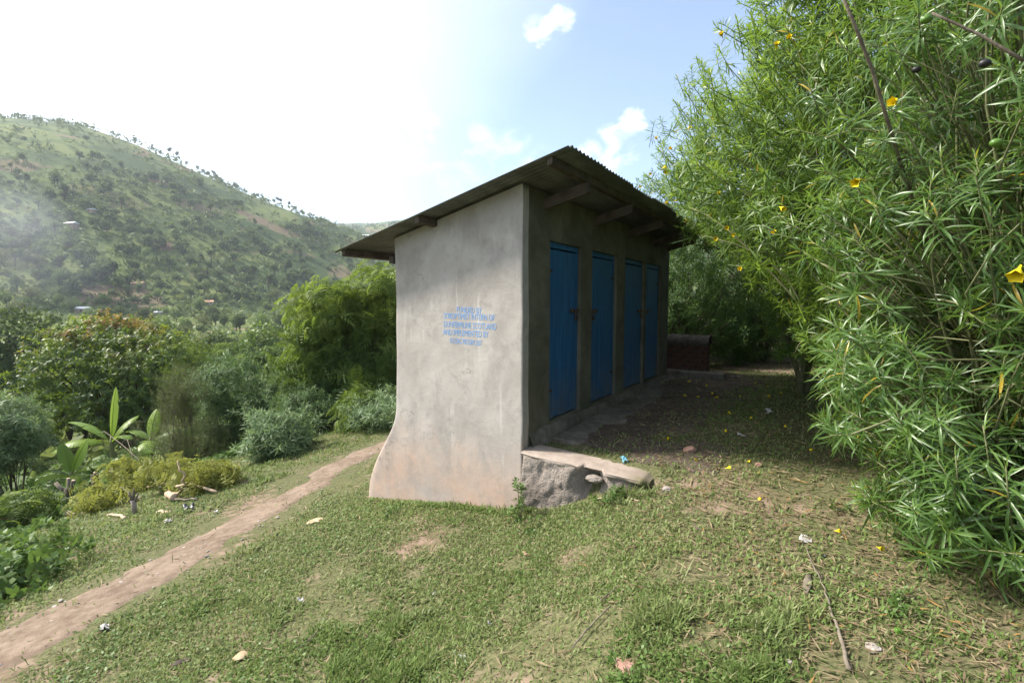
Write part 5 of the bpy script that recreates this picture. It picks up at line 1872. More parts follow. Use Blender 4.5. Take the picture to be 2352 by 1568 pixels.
def hillside():
    rng = np.random.default_rng(64)
    # scrub on the far slopes
    m = 33000
    X = rng.uniform(-1000, 200, m)
    Y = rng.uniform(185, 560, m)
    x, y = X / Y * FPX + PCX, None
    n1 = fbm(X, Y, 0.016, 88, 4)
    ok = (x > -900) & (x < 1100) & (rng.uniform(size=m) < 0.22 + 1.0 * sstep(n1, 0.47, 0.58))
    X, Y = X[ok], Y[ok]
    X2 = rng.uniform(-480, 300, 3500)
    Y2 = rng.uniform(700, 1100, 3500)
    X, Y = np.concatenate([X, X2]), np.concatenate([Y, Y2])
    Z = ground(X, Y)
    k = 6
    sz = 1.1 + 3.2 * rng.uniform(size=len(X)) ** 2.0
    sz = sz * np.where(Y > 600, 2.0, 1.0)
    off = rng.normal(size=(len(X), k, 3)) * np.array([0.45, 0.45, 0.30]) * sz[:, None, None]
    P = (np.stack([X, Y, Z + 0.35 * sz], -1)[:, None, :] + off).reshape(-1, 3)
    N = off.reshape(-1, 3) + rng.normal(size=P.shape) * 0.5 + np.array([0, 0, 0.6])
    N /= np.linalg.norm(N, axis=1)[:, None]
    V, F = rhombi(P, N, np.repeat(sz * 0.42, k) * rng.uniform(0.6, 1.3, len(P)), rng)
    R = np.repeat(np.clip(0.7 * np.repeat(rng.uniform(size=len(X)), k) + 0.3 * rng.uniform(size=len(P)), 0, 1), 4)
    Yg = np.repeat(rng.uniform(0, 0.6, len(P)), 4)
    add('hillside_scrub', make_mesh('hillside_scrub', V, F, [M['hillveg']], {'rnd': R, 'tint': Yg}, smooth=False), None, None,
        'low scrub scattered over the far hillside', 'scrub', kind='stuff')
    kinds = [tree_kind(401, 8.0, 7.0, 220, 0.75, M['hilltree'], 9, 0.12), tree_kind(402, 6.5, 8.0, 220, 0.75, M['hilltree'], 9, 0.1, flat=0.8),
             tree_kind(403, 9.0, 5.0, 130, 0.85, M['hillveg'], 6, 0.3), tree_kind(404, 10.0, 6.5, 130, 0.85, M['hilltree'], 4, 0.5)]
    labs = ['dark leafy tree on the far hillside', 'low spreading dark tree on the far hillside', 'lighter green upright tree on the far hillside', 'tall thin-trunked tree on the far hillside']
    def put(X, Y, k, s, lab=None, grp=None):
        place_tree(kinds[k], ('hill_tree', 'spreading_tree', 'upright_tree', 'tall_tree')[k], lab or labs[k],
                   grp or ('dark hill trees', 'spreading hill trees', 'upright hill trees', 'tall hill trees')[k], X, Y, s, rng.uniform(0, 6.28))
    def at_pix(x, y):
        q = on_ground(x, y, 1600)
        return q
    # trees told apart against the sky along the ridge
    for (x, y, k, s) in ((410, 396, 3, 0.9), (422, 400, 3, 0.85), (448, 408, 0, 0.5), (470, 420, 0, 0.6), (486, 428, 0, 0.55), (518, 440, 0, 0.7), (335, 365, 0, 0.55), (300, 352, 1, 0.4), (372, 382, 2, 0.5),
                         (650, 494, 3, 0.8), (662, 498, 3, 0.8), (676, 506, 3, 0.75), (690, 508, 0, 0.7), (640, 494, 0, 0.6), (560, 462, 1, 0.5), (600, 478, 0, 0.4), (240, 325, 0, 0.35), (222, 318, 1, 0.35), (706, 520, 1, 0.6), (280, 340, 0, 0.4)):
        Rg = RIDGES[0]
        px, py = project(Rg)
        i = int(np.argmin(np.abs(px - x)))
        put(Rg[i, 0], Rg[i, 1] - 10, k, s * 0.85, 'tree standing up against the sky on the hill crest', 'trees along the hill crest')
    n = 0
    while n < 250:
        x = rng.uniform(-100, 900)
        y = rng.uniform(320, 700)
        q = at_pix(x, y)
        if q is None or q[1] < 200 or q[1] > 1300:
            continue
        if fbm(np.array([q[0]]), np.array([q[1]]), 0.016, 88, 4)[0] < 0.48 and rng.uniform() < 0.88:
            continue
        k = int(rng.choice(4, p=[0.4, 0.3, 0.2, 0.1]))
        put(q[0], q[1], k, rng.uniform(0.45, 0.95) * (1.5 if q[1] > 650 else 1))
        n += 1
    # hedge rows on the terraces
    for j, (xa, xb, y) in enumerate(((655, 720, 526), (690, 745, 541), (650, 760, 566), (500, 560, 470))):
        a, b = at_pix(xa, y), at_pix(xb, y + 3)
        if a is None or b is None:
            continue
        c = 0.5 * (a + b)
        L = np.linalg.norm(b - a)
        m = 260
        t = rng.uniform(-0.5, 0.5, m)
        P = np.stack([t * (b - a)[0], t * (b - a)[1] + rng.normal(0, 1.0, m), rng.uniform(0, 4.2, m)], -1)
        P[:, 2] += ground(P[:, 0] + c[0], P[:, 1] + c[1]) - c[2]
        N = rng.normal(size=P.shape) + np.array([0, -0.4, 0.4])
        N /= np.linalg.norm(N, axis=1)[:, None]
        V, F = rhombi(P, N, 1.1 * rng.uniform(0.6, 1.2, m), rng)
        add('hedge_row', make_mesh('hedge_row', V, F, [M['hilltree']], {'rnd': np.repeat(rng.uniform(size=m), 4), 'tint': np.repeat(rng.uniform(0, 0.3, m), 4)}, smooth=False), None, tuple(c),
            'dark hedge row along a terrace of the far hillside', 'hedge', 'hedge rows on the far hillside')
    # homesteads
    hs = [((165, 521), 9, 'hroof', 'white tin roofed house low on the far hillside beside the smoke'), ((210, 487), 7, 'hroof', 'small white roofed house higher up the far hillside'),
          ((366, 722), 5, 'hroof', 'tiny white roofed hut among the valley trees'), ((478, 699), 7, 'rroof', 'house with rusty orange roof in the valley plantation'),
          ((318, 658), 8, 'rroof', 'brown house on the lower hillside below the bare patch'), ((840, 545), 9, 'hroof', 'far white roofed house on the second ridge'),
          ((642, 773), 3.2, 'rroof', 'red brick hut in the scrub beside the feathery tree'), ((190, 716), 7, 'hroof', 'long pale roofed shed in the valley behind the mango tree'), ((870, 536), 8, 'rroof', 'far brown roofed house on the second ridge')]
    for (px, py), w, rm, lab in hs:
        q = at_pix(px, py)
        if q is None:
            continue
        r = thing('house', lab, 'house', (q[0], q[1], q[2]), rng.uniform(-0.5, 0.5), 'homesteads across the valley')
        w = w * 0.6
        d, h = w * 0.65, w * 0.30
        add('wall', make_mesh('wall', box(0, 0, h / 2 - 0.8, w, d, h + 1.6), BOXF, [M['hwall']], smooth=False), r)
        rv = np.array([(-w * .56, -d * .6, h - 0.05), (w * .56, -d * .6, h - 0.05), (w * .56, d * .6, h - 0.05), (-w * .56, d * .6, h - 0.05), (-w * .56, 0, h + w * .17), (w * .56, 0, h + w * .17)])
        add('roof', make_mesh('roof', rv, [np.array([[0, 1, 5, 4], [2, 3, 4, 5], [0, 3, 2, 1]]), np.array([[0, 4, 3], [1, 2, 5]])], [M[rm]], smooth=False), r)
        add('door', make_mesh('door', box(0, -d / 2 - 0.02, h * 0.35, w * 0.12, 0.06, h * 0.7), BOXF, [M['timber']], smooth=False), r)
        for sx in (-0.3, 0.3):
            add('window', make_mesh('window', box(sx * w, -d / 2 - 0.02, h * 0.55, w * 0.10, 0.06, h * 0.3), BOXF, [M['black']], smooth=False), r)


hillside()


# ------------------------------------------------------------------ undergrowth on the bank below the path
def undergrowth():
    rng = np.random.default_rng(73)
    m = 6000
    Y = rng.uniform(6.5, 19, m)
    X = Y * (rng.uniform(-420, 1000, m) - PCX) / FPX
    u = 0.97 * X - 0.242 * Y
    edge = -8.6 - 0.9 * (fbm(X, Y, 0.5, 12, 3) - 0.5) * 2
    dens = fbm(X, Y, 0.9, 14, 3)
    ok = (u < edge) & (dens > 0.40)
    X, Y, u, edge = X[ok], Y[ok], u[ok], edge[ok]
    Z = ground(X, Y)
    H = 0.08 + (0.10 + 0.75 * sstep(edge - u, 0.2, 3.5)) * rng.uniform(0, 1, len(X))
    P = np.stack([X, Y, Z + H], -1)
    D = rng.normal(size=P.shape) * 0.5 + np.array([0, 0, 1.0])
    V, F, R, Yg = scatter(BROAD + FINE[:2], P, D, rng.uniform(0.7, 1.5, len(P)), rng)
    add('undergrowth', make_mesh('undergrowth', V, F, [M['weed']], {'rnd': R, 'tint': Yg}), None, None,
        'tangled leafy undergrowth on the bank below the path', 'undergrowth', kind='stuff')


undergrowth()


# ------------------------------------------------------------------ cut branches, stumps
def gpt(x, y, up=0.0):
    q = on_ground(x, y)
    return q + np.array([0, 0, up])


def stick(name, label, cat, pix, radii, mat, up=0.03, group=None, tip=True, n=None, sides=7, rng=None, kink=0.02):
    rng = rng or np.random.default_rng(abs(hash(label)) % 9999 if False else len(label) * 31)
    P = np.array([gpt(*a[:2]) + np.array([0, 0, up + (a[2] if len(a) > 2 else 0)]) for a in pix])
    n = n or max(6, len(P) * 3)
    Q = resample(P, n)
    Q[:, :] += rng.normal(size=Q.shape) * kink * np.array([1, 1, 0.5])
    c = Q[0].copy()
    r = np.interp(np.linspace(0, 1, n), np.linspace(0, 1, len(radii)), radii)
    return add(name, tubes_mesh(name, [(Q - c, r, sides)], M[mat]), None, tuple(c), label, cat, group)


def branch_pile():
    rng = np.random.default_rng(5)
    G = 'cut branches heaped below the path'
    stick('cut_branch', 'dark forked log at the end of the heap of cut branches', 'branch', [(128, 1188), (165, 1187), (205, 1185), (238, 1166, .02), (263, 1147, .06)], [0.045, 0.05, 0.045, 0.04, 0.03], 'bark', 0.04, G)
    stick('cut_branch', 'short pale branch lying across the dark forked log', 'branch', [(205, 1170, .06), (235, 1165, .06), (266, 1152, .08)], [0.03, 0.028, 0.025], 'bark', 0.05, G)
    stick('cut_branch', 'long pale bowed branch along the front of the wilted heap', 'branch', [(300, 1135, .05), (372, 1133, .12), (420, 1130, .13), (455, 1131, .09), (495, 1138, .0)], [0.012, 0.02, 0.024, 0.024, 0.02], 'cutwood', 0.04, G)
    stick('cut_branch', 'pale crooked branch sticking up out of the wilted leaves', 'branch', [(398, 1150, 0.03), (411, 1150, .16), (424, 1150, .32), (418, 1150, .50), (413, 1150, .62)], [0.022, 0.02, 0.017, 0.014, 0.01], 'cutwood', 0.0, G)
    stick('cut_branch', 'thin straight stick beside the sawn log end', 'branch', [(405, 1152, .03), (457, 1152, .03)], [0.014, 0.012], 'bark', 0.02, G)
    stick('cut_branch', 'short knobbly stick with a pale cut end near the black rag', 'branch', [(368, 1176), (394, 1182)], [0.022, 0.028], 'cutwood', 0.025, G)
    stick('cut_branch', 'pale forked twig on the grass below the forked log', 'branch', [(252, 1184), (270, 1188), (290, 1194)], [0.015, 0.02, 0.018], 'cutwood', 0.02, G)
    stick('cut_branch', 'slanting thin branch between the log and the wilted leaves', 'branch', [(270, 1160), (330, 1152, .05)], [0.018, 0.012], 'bark', 0.03, G)
    stick('sawn_log', 'short sawn log showing its round pale cut face', 'log', [(404, 1152, 0.04), (388, 1143, 0.04)], [0.062, 0.058], 'cutwood', 0.03, None, n=5, sides=12, kink=0.0)
    # wilted foliage: three felled limbs with drooping leaves
    for k, (lab, els, n, b) in enumerate((
            ('felled limb with drooping yellow green wilted leaves at the back of the heap', [(330, 1112, .34, (0.95, .6, .26)), (410, 1108, .30, (0.7, .5, .22)), (300, 1085, .5, (.4, .4, .3))], 105, (350, 1128)),
            ('felled limb with wilted leaves at the low end of the heap by the log', [(262, 1138, .18, (0.7, .5, .15)), (225, 1160, .10, (0.5, .4, .10))], 60, (260, 1150)),
            ('felled limb with wilted leaves spilling toward the path', [(460, 1110, .20, (0.65, .45, .18)), (505, 1103, .12, (0.4, .4, .11))], 60, (470, 1120)))):
        base = gpt(*b)
        crowns = [(tuple(gpt(x, y + 14) + np.array([0, 0, h])), r) for x, y, h, r in els]
        plant('felled_limb', lab, 'branch', tuple(base), crowns, WILT, n, M['wilted'], rng, (0.55, 0.95), 0.15, 'bark', 3, 0.022, 14, G, 0.35, 0.3, None, None, 0.1)
    # pollarded stumps
    for lab, bx, Y, h, arms, rad in (('pollarded stump with three sawn arms in front of the banana plant', 129, 9.0, 0.52, ((-0.22, 0.0, 0.62), (0.0, 0.03, 0.70), (0.14, -0.02, 0.68)), 0.055),
                                    ('straight sawn-off post stump at the edge of the hedge', 194, 9.3, 0.62, ((0.02, 0, 0.66),), 0.06)):
        X = Y * (bx - PCX) / FPX
        z = g1(X, Y)
        r = thing('pollard_stump', lab, 'stump', (X, Y, z))
        add('trunk', tubes_mesh('trunk', [(np.array([(0, 0, -0.1), (0.01, 0, h * .5), (0, 0, h)]), np.array([rad * 1.2, rad, rad * 1.05]), 9)], M['darkbark']), r)
        for a in arms:
            a = np.array(a)
            m_ = np.array([a[0] * 0.6, a[1] * 0.6, h * 0.98])
            add('arm', tubes_mesh('arm', [(np.array([(0, 0, h * 0.85), m_, a]), np.array([rad * .7, rad * .62, rad * .6]), 8)], M['bark']), r)
            d = a - m_
            d /= np.linalg.norm(d)
            add('cut_face', tubes_mesh('cut_face', [(np.array([a - d * 0.01, a + d * 0.008]), np.array([rad * .56, rad * .54]), 8)], M['cutwood']), r)
    r = thing('split_stump', 'small split stump standing among the cut branches', 'stump', tuple(gpt(308, 1180)))
    add('trunk', tubes_mesh('trunk', [(np.array([(0, 0, -0.05), (0.01, 0, 0.12), (0.0, 0, 0.2)]), np.array([0.035, 0.032, 0.04]), 8)], M['stone']), r)
    for a in ((-0.06, 0, 0.34), (0.0, 0.02, 0.37), (0.08, 0, 0.31)):
        add('splinter', tubes_mesh('splinter', [(np.array([(a[0] * .2, 0, 0.17), np.array(a)]), np.array([0.025, 0.008]), 6)], M['bark']), r)


branch_pile()
#@@SMALL
# ------------------------------------------------------------------ grass, herbs, straw
def keep_grass(X, Y, rng):
    p, q = to_pq(X, Y)
    z = ground(X, Y)
    lq = left_q(z)
    inb = (p > -0.03) & (p < LEN + 0.1) & (q > lq - 0.02) & (q < 0.03)
    stub = (p > -0.05) & (p < 0.28) & (q > -0.05) & (q < 1.24)
    pd = path_dist(X, Y) + 0.20 * (fbm(X, Y, 3.0, 401, 3) - 0.5) * 2
    pk = np.where(pd < 0, np.clip(0.16 + pd * 0.9, 0.03, 1), np.clip(0.30 + pd * 3.0, 0, 1))
    yard = (p > 0.0) & (q > 0) & (p < 11)
    n = fbm(X, Y, 1.4, 403, 3)
    yk = np.where(yard, np.clip(0.05 + 0.9 * sstep(q + 1.3 * (n - 0.5) - 0.08 * np.clip(p - 1.0, 0, 4), 0.40, 1.5) - 0.06 * np.clip(p - 1.2, 0, 4), 0.05, 1), 1.0)
    bare = fbm(X, Y, 0.9, 405, 4)
    bare2 = fbm(X, Y, 2.8, 407, 3)
    bk = 0.10 + 0.90 * sstep(bare * 0.55 + bare2 * 0.45, 0.33, 0.43)
    for bx, by, br in ((0.93, 2.62, 0.22), (0.45, 3.15, 0.16), (0.85, 2.05, 0.14), (1.45, 3.3, 0.22), (-0.9, 4.0, 0.25)):
        bk = bk * (0.12 + 0.88 * sstep(np.hypot(X - bx, (Y - by) * 1.4) + 0.25 * (bare2 - 0.5), br * 0.5, br * 1.3))
    u = 0.97 * X - 0.242 * Y
    under = np.hypot(X - 3.2, Y - 2.9) < 1.5
    k = pk * yk * bk * np.where(under, 0.35, 1.0) * (1 - 0.55 * sstep(X + 0.8 * (n - 0.5), 0.5, 1.6) * (1 - sstep(Y, 5, 7)))
    return ~inb & ~stub & (rng.uniform(size=X.shape) < k) & (u > -9.6) & (u < 6)


def sample_ground(n, r0, r1, rng, a0=-62, a1=58, power=0.0):
    lr = rng.uniform(np.log(r0), np.log(r1), n)
    r = np.exp(lr)
    a = np.radians(rng.uniform(a0, a1, n))
    return r * np.sin(a), r * np.cos(a), r


def build_grass():
    rng = np.random.default_rng(1001)
    X, Y, r = sample_ground(380000, 1.7, 15.0, rng)
    ok = keep_grass(X, Y, rng)
    X, Y, r = X[ok], Y[ok], r[ok]
    # ranker growth along the foot of the walls
    ne = 2600
    pe = np.where(rng.uniform(size=ne) < 0.6, rng.uniform(-0.16, -0.02, ne), rng.uniform(-0.17, -0.05, ne))
    qe = np.where(rng.uniform(size=ne) < 0.6, rng.uniform(-2.3, -0.02, ne), rng.uniform(-0.1, 1.3, ne))
    hole = fbm(qe, pe, 3.0, 431, 2) > 0.45
    xe, ye = (CORNER[0] + DV[0] * pe + WV[0] * qe)[hole], (CORNER[1] + DV[1] * pe + WV[1] * qe)[hole]
    X, Y, r = np.concatenate([X, xe]), np.concatenate([Y, ye]), np.concatenate([r, np.hypot(xe, ye)])
    foot = np.concatenate([np.zeros(len(X) - len(xe)), np.ones(len(xe))])
    clump = fbm(X, Y, 4.5, 411, 3)
    tall = fbm(X, Y, 1.1, 413, 3)
    n = len(X)
    L = (0.016 + 0.030 * rng.uniform(size=n) + 0.055 * sstep(clump, 0.56, 0.72) * sstep(tall, 0.45, 0.62)) * (1 + 0.035 * r) + foot * 0.06 * rng.uniform(size=n) ** 2
    W = (0.0015 + 0.0017 * rng.uniform(size=n)) * (0.75 + 0.36 * r)
    az = rng.uniform(0, 2 * np.pi, n)
    lean = np.clip(rng.normal(0.75, 0.35, n), 0.05, 1.35)
    Z = ground(X, Y) - 0.004
    d = np.stack([np.cos(az), np.sin(az)], -1)
    s = np.stack([-np.sin(az), np.cos(az)], -1)
    up1, out1 = np.cos(lean * 0.6), np.sin(lean * 0.6)
    up2, out2 = np.cos(lean * 1.5), np.sin(lean * 1.5)
    B = np.stack([X, Y, Z], -1)
    def pt(out, up, side):
        return np.concatenate([B[:, :2] + d * out[:, None] + s * side[:, None], (B[:, 2] + up)[:, None]], 1)
    o1, u1 = L * 0.5 * out1, L * 0.5 * up1
    o2, u2 = o1 + L * 0.5 * out2, u1 + L * 0.5 * up2
    zero = np.zeros(n)
    V = np.stack([pt(zero, zero, zero), pt(o1, u1, W * 1.1), pt(o1, u1, -W * 1.1), pt(o2, np.maximum(u2, 0.002), zero)], 1).reshape(-1, 3)
    i = np.arange(n)[:, None] * 4
    F = np.concatenate([i + np.array([[0, 1, 2]]), i + np.array([[2, 1, 3]])], 0)
    R = np.clip(0.45 * rng.uniform(size=n) + 0.55 * sstep(fbm(X, Y, 1.7, 415, 3), 0.3, 0.7), 0, 1)
    dry = np.clip(0.65 * sstep(fbm(X, Y, 0.8, 417, 3), 0.35, 0.75) * rng.uniform(0, 1, n) + (rng.uniform(size=n) < 0.10) * 0.7, 0, 1)
    add('grass', make_mesh('grass', V, F, [M['grass']], {'rnd': np.repeat(R, 4), 'tint': np.repeat(dry, 4)}), None, None,
        'short patchy grass covering the slope round the block', 'grass', kind='stuff')
    # creeping herbs with small round leaves
    X, Y, r = sample_ground(52000, 1.4, 12.0, rng)
    patchy = fbm(X, Y, 1.6, 421, 3)
    ok = keep_grass(X, Y, rng) & (rng.uniform(size=len(X)) < 0.25 + 0.75 * sstep(patchy, 0.45, 0.6))
    X, Y, r = X[ok], Y[ok], r[ok]
    n = len(X)
    P = np.stack([X, Y, ground(X, Y) + 0.008 + 0.03 * rng.uniform(size=n)], -1)
    N = rng.normal(size=(n, 3)) * 0.38 + np.array([0, 0, 1.0])
    N /= np.linalg.norm(N, axis=1)[:, None]
    V, F = rhombi(P, N, (0.0055 + 0.006 * rng.uniform(size=n)) * (0.8 + 0.22 * r), rng)
    add('creeping_herbs', make_mesh('creeping_herbs', V, F, [M['weed']], {'rnd': np.repeat(rng.uniform(size=n), 4), 'tint': np.repeat(rng.uniform(0, 0.8, n), 4)}, smooth=False), None, None,
        'small round-leaved herbs creeping among the grass', 'herbs', kind='stuff')
    # dead straw and leaf litter
    X, Y, r = sample_ground(36000, 1.6, 11.0, rng, -60, 60)
    p, q = to_pq(X, Y)
    z = ground(X, Y)
    inb = (p > -0.03) & (p < LEN + 0.1) & (q > left_q(z)) & (q < 0.03)
    stub = (p > -0.05) & (p < 0.28) & (q > -0.05) & (q < 1.24)
    east = sstep(X, 0.2, 2.0)
    pd = path_dist(X, Y)
    ok = ~inb & ~stub & (rng.uniform(size=len(X)) < (0.18 + 0.82 * east) * np.where(pd < 0, 0.35, 1.0)) & (0.97 * X - 0.242 * Y > -8.5)
    X, Y, z, r = X[ok], Y[ok], z[ok], r[ok]
    n = len(X)
    az = rng.uniform(0, 6.283, n)
    L = (0.015 + 0.045 * rng.uniform(size=n) ** 1.5) * (0.9 + 0.06 * r)
    W = (0.0012 + 0.0022 * rng.uniform(size=n)) * (0.8 + 0.25 * r)
    d = np.stack([np.cos(az), np.sin(az), rng.normal(0, 0.12, n)], -1) * L[:, None]
    s = np.stack([-np.sin(az), np.cos(az), rng.normal(0, 0.3, n)], -1) * W[:, None]
    P = np.stack([X, Y, z + 0.012 + 0.012 * rng.uniform(size=n)], -1)
    V = np.stack([P - d, P - d * 0.2 + s, P + d, P - d * 0.2 - s], 1).reshape(-1, 3)
    i = np.arange(n)[:, None] * 4
    F = np.concatenate([i + np.array([[0, 1, 2]]), i + np.array([[0, 2, 3]])], 0)
    org = (rng.uniform(size=n) < 0.05 * sstep(X, 0.0, 1.5)) * rng.uniform(0.5, 1.0, n)
    add('leaf_litter', make_mesh('leaf_litter', V, F, [M['straw']], {'rnd': np.repeat(rng.uniform(size=n), 4), 'tint': np.repeat(org, 4)}, smooth=False), None, None,
        'dry straw and fallen narrow leaves lying on the ground', 'leaf litter', kind='stuff')


build_grass()


def weeds():
    rng = np.random.default_rng(29)
    # climbing weed at the corner where the stub wall meets the end wall, and others
    specs = [('climbing weed growing up the foot of the end wall beside the stub wall', (1196, 1196), 0.36, 0.10, 20, 0.75),
             ('leafy weed growing under the broken lip of the stub wall', (1402, 1156), 0.16, 0.14, 16, 0.75),
             ('low leafy weed patch on the grass below the climbing weed', (1225, 1222), 0.10, 0.20, 14, 0.6),
             ('tuft of weeds against the swollen left foot of the wall', (900, 1186), 0.12, 0.16, 10, 0.5),
             ('broad-leaved weed among the litter below the brown stick', (2075, 1390), 0.07, 0.16, 10, 0.55),
             ('small leafy weed under the near oleander branches', (1960, 1180), 0.08, 0.16, 8, 0.6),
             ('low weed in the grass between the stub wall and the camera', (1430, 1555), 0.05, 0.10, 7, 0.5),
             ('bright green weed clump at the edge of the dirt path', (30, 1350), 0.30, 0.55, 60, 2.0),
             ('green weed clump lower on the bank by the earth patch', (50, 1300), 0.26, 0.6, 60, 2.0)]
    for lab, (x, y), h, w, n, s in specs:
        b = gpt(x, y)
        r = thing('weed', lab, 'weed', tuple(b), 0, 'weeds in the grass')
        P = np.stack([rng.normal(0, w * 0.5, n), rng.normal(0, w * 0.5, n), rng.uniform(0.02, h, n)], -1)
        D = P * np.array([2, 2, 0]) + rng.normal(size=P.shape) * 0.3 + np.array([0, 0, 0.8])
        V, F, R, Yg = scatter(BROAD, P, D, np.full(n, s) * rng.uniform(0.35, 0.65, n), rng)
        add('foliage', make_mesh('foliage', V, F, [M['weed']], {'rnd': R, 'tint': Yg}), r, kind='stuff')
        add('stem', tubes_mesh('stem', [(bent((P[k, 0] * .3, P[k, 1] * .3, -0.01), P[k], rng, 0.1, 4), np.array([0.003, 0.0025, 0.002, 0.0015]), 4) for k in range(n)], M['twig']), r)
    # bright tussocks of longer grass
    for lab, (x, y), n, L in (('striped grass tussock with pale folded leaves in the foreground', (1108, 1448), 22, 0.12),
                              ('lush grass tussock at the lower edge of the slope', (770, 1540), 60, 0.13),
                              ('pale dead grass stalks lying beside the bare earth spot', (1560, 1335), 16, 0.16),
                              ('green grass tussock at the end of the stub wall', (1480, 1130), 26, 0.11),
                              ('thin seeding grass against the foot of the end wall', (1075, 1196), 22, 0.20)):
        b = gpt(x, y)
        Vs, Fs, o = [], [], 0
        for k in range(n):
            v, f = leaf_blade(L * rng.uniform(0.5, 1.15), 0.006, rng.uniform(0.4, 1.6), 3, 0.0)
            Rm = rotz(rng.uniform(0, 6.28)) @ roty(-rng.uniform(0.5, 1.4))
            Vs.append(v @ Rm.T + np.array([rng.normal(0, 0.03), rng.normal(0, 0.03), -0.003]))
            Fs.append(f + o)
            o += len(v)
        V = np.concatenate(Vs)
        rn = np.repeat(rng.uniform(size=n), len(v))
        dead = 'dead' in lab or 'seeding' in lab or 'pale' in lab
        add('grass_tussock', make_mesh('grass_tussock', V, np.concatenate(Fs), [M['grass']], {'rnd': rn, 'tint': np.full(len(V), 0.7 if dead else 0.0)}), None, tuple(b), lab, 'grass', 'tussocks of longer grass')


weeds()


# ------------------------------------------------------------------ stones, scraps, flowers on the ground
def stone(label, x, y, size, mat, cat='stone', seed=1, sink=0.3, rz=0.0):
    v, f = icosphere(2)
    n = 1 + 0.55 * (fbm(v[:, 0] * 1.5 + seed * 3, v[:, 1] * 1.5 + v[:, 2] * 1.3, 1.3, seed, 3) - 0.5)
    v = np.sign(v) * np.abs(v) ** 0.75
    v = v * n[:, None] * np.array(size) * 0.5
    b = gpt(x, y) + np.array([0, 0, size[2] * (0.5 - sink)])
    o = add('stone', make_mesh('stone', v, f, [M[mat]], smooth=False), None, tuple(b), label, cat)
    o.rotation_euler = (0, 0, rz)
    return o


def scrap(name, label, x, y, w, h, mat, cat, seed, rough=0.35, group=None, up=0.012, tilt=0.0):
    rng = np.random.default_rng(seed)
    n = 9
    U, Vv = np.meshgrid(np.linspace(-.5, .5, n), np.linspace(-.5, .5, n))
    Z = rough * w * (fbm(U * 3 + seed, Vv * 3, 1.0, seed, 3) - 0.35) + tilt * Vv * h
    X = U * w * (1 + 0.5 * (vnoise(Vv * 3, U, 1, seed) - 0.5)) + 0.15 * w * (vnoise(U * 4, Vv * 4, 1, seed + 4) - 0.5)
    Y = Vv * h * (1 + 0.6 * (vnoise(U * 3, Vv, 1, seed + 2) - 0.5)) + 0.15 * h * (vnoise(U * 4, Vv * 4, 1, seed + 5) - 0.5)
    cut = vnoise(U * 2.5 + 9, Vv * 2.5, 1, seed + 8)
    F = grid_faces(n, n)
    edgec = np.maximum(np.abs(U), np.abs(Vv)).ravel()[F].mean(1)
    F = F[~((cut.ravel()[F].mean(1) > 0.62) & (edgec > 0.3))]
    o = add(name, make_mesh(name, np.stack([X, Y, Z], -1).reshape(-1, 3), F, [M[mat]]), None, tuple(gpt(x, y) + np.array([0, 0, up])), label, cat, group)
    o.rotation_euler = (0, 0, rng.uniform(0, 3))
    s = o.modifiers.new('thick', 'SOLIDIFY')
    s.thickness = 0.0015
    return o


def dry_leaf(label, x, y, L, W, rz, seed, mat='dryleaf', droop=0.8):
    v, f = leaf_blade(L, W, droop, 7, 0.35, 0.3, 'ovate')
    v[:, 2] += 0.02 + 0.25 * v[:, 0] * droop
    v[:, 2] += 0.02 * (fbm(v[:, 0] * 30, v[:, 1] * 30, 1, seed, 2) - 0.5)
    o = add('dry_leaf', make_mesh('dry_leaf', v, f, [M[mat]]), None, tuple(gpt(x, y)), label, 'leaf')
    o.rotation_euler = (0, 0, rz)
    s = o.modifiers.new('thick', 'SOLIDIFY')
    s.thickness = 0.002


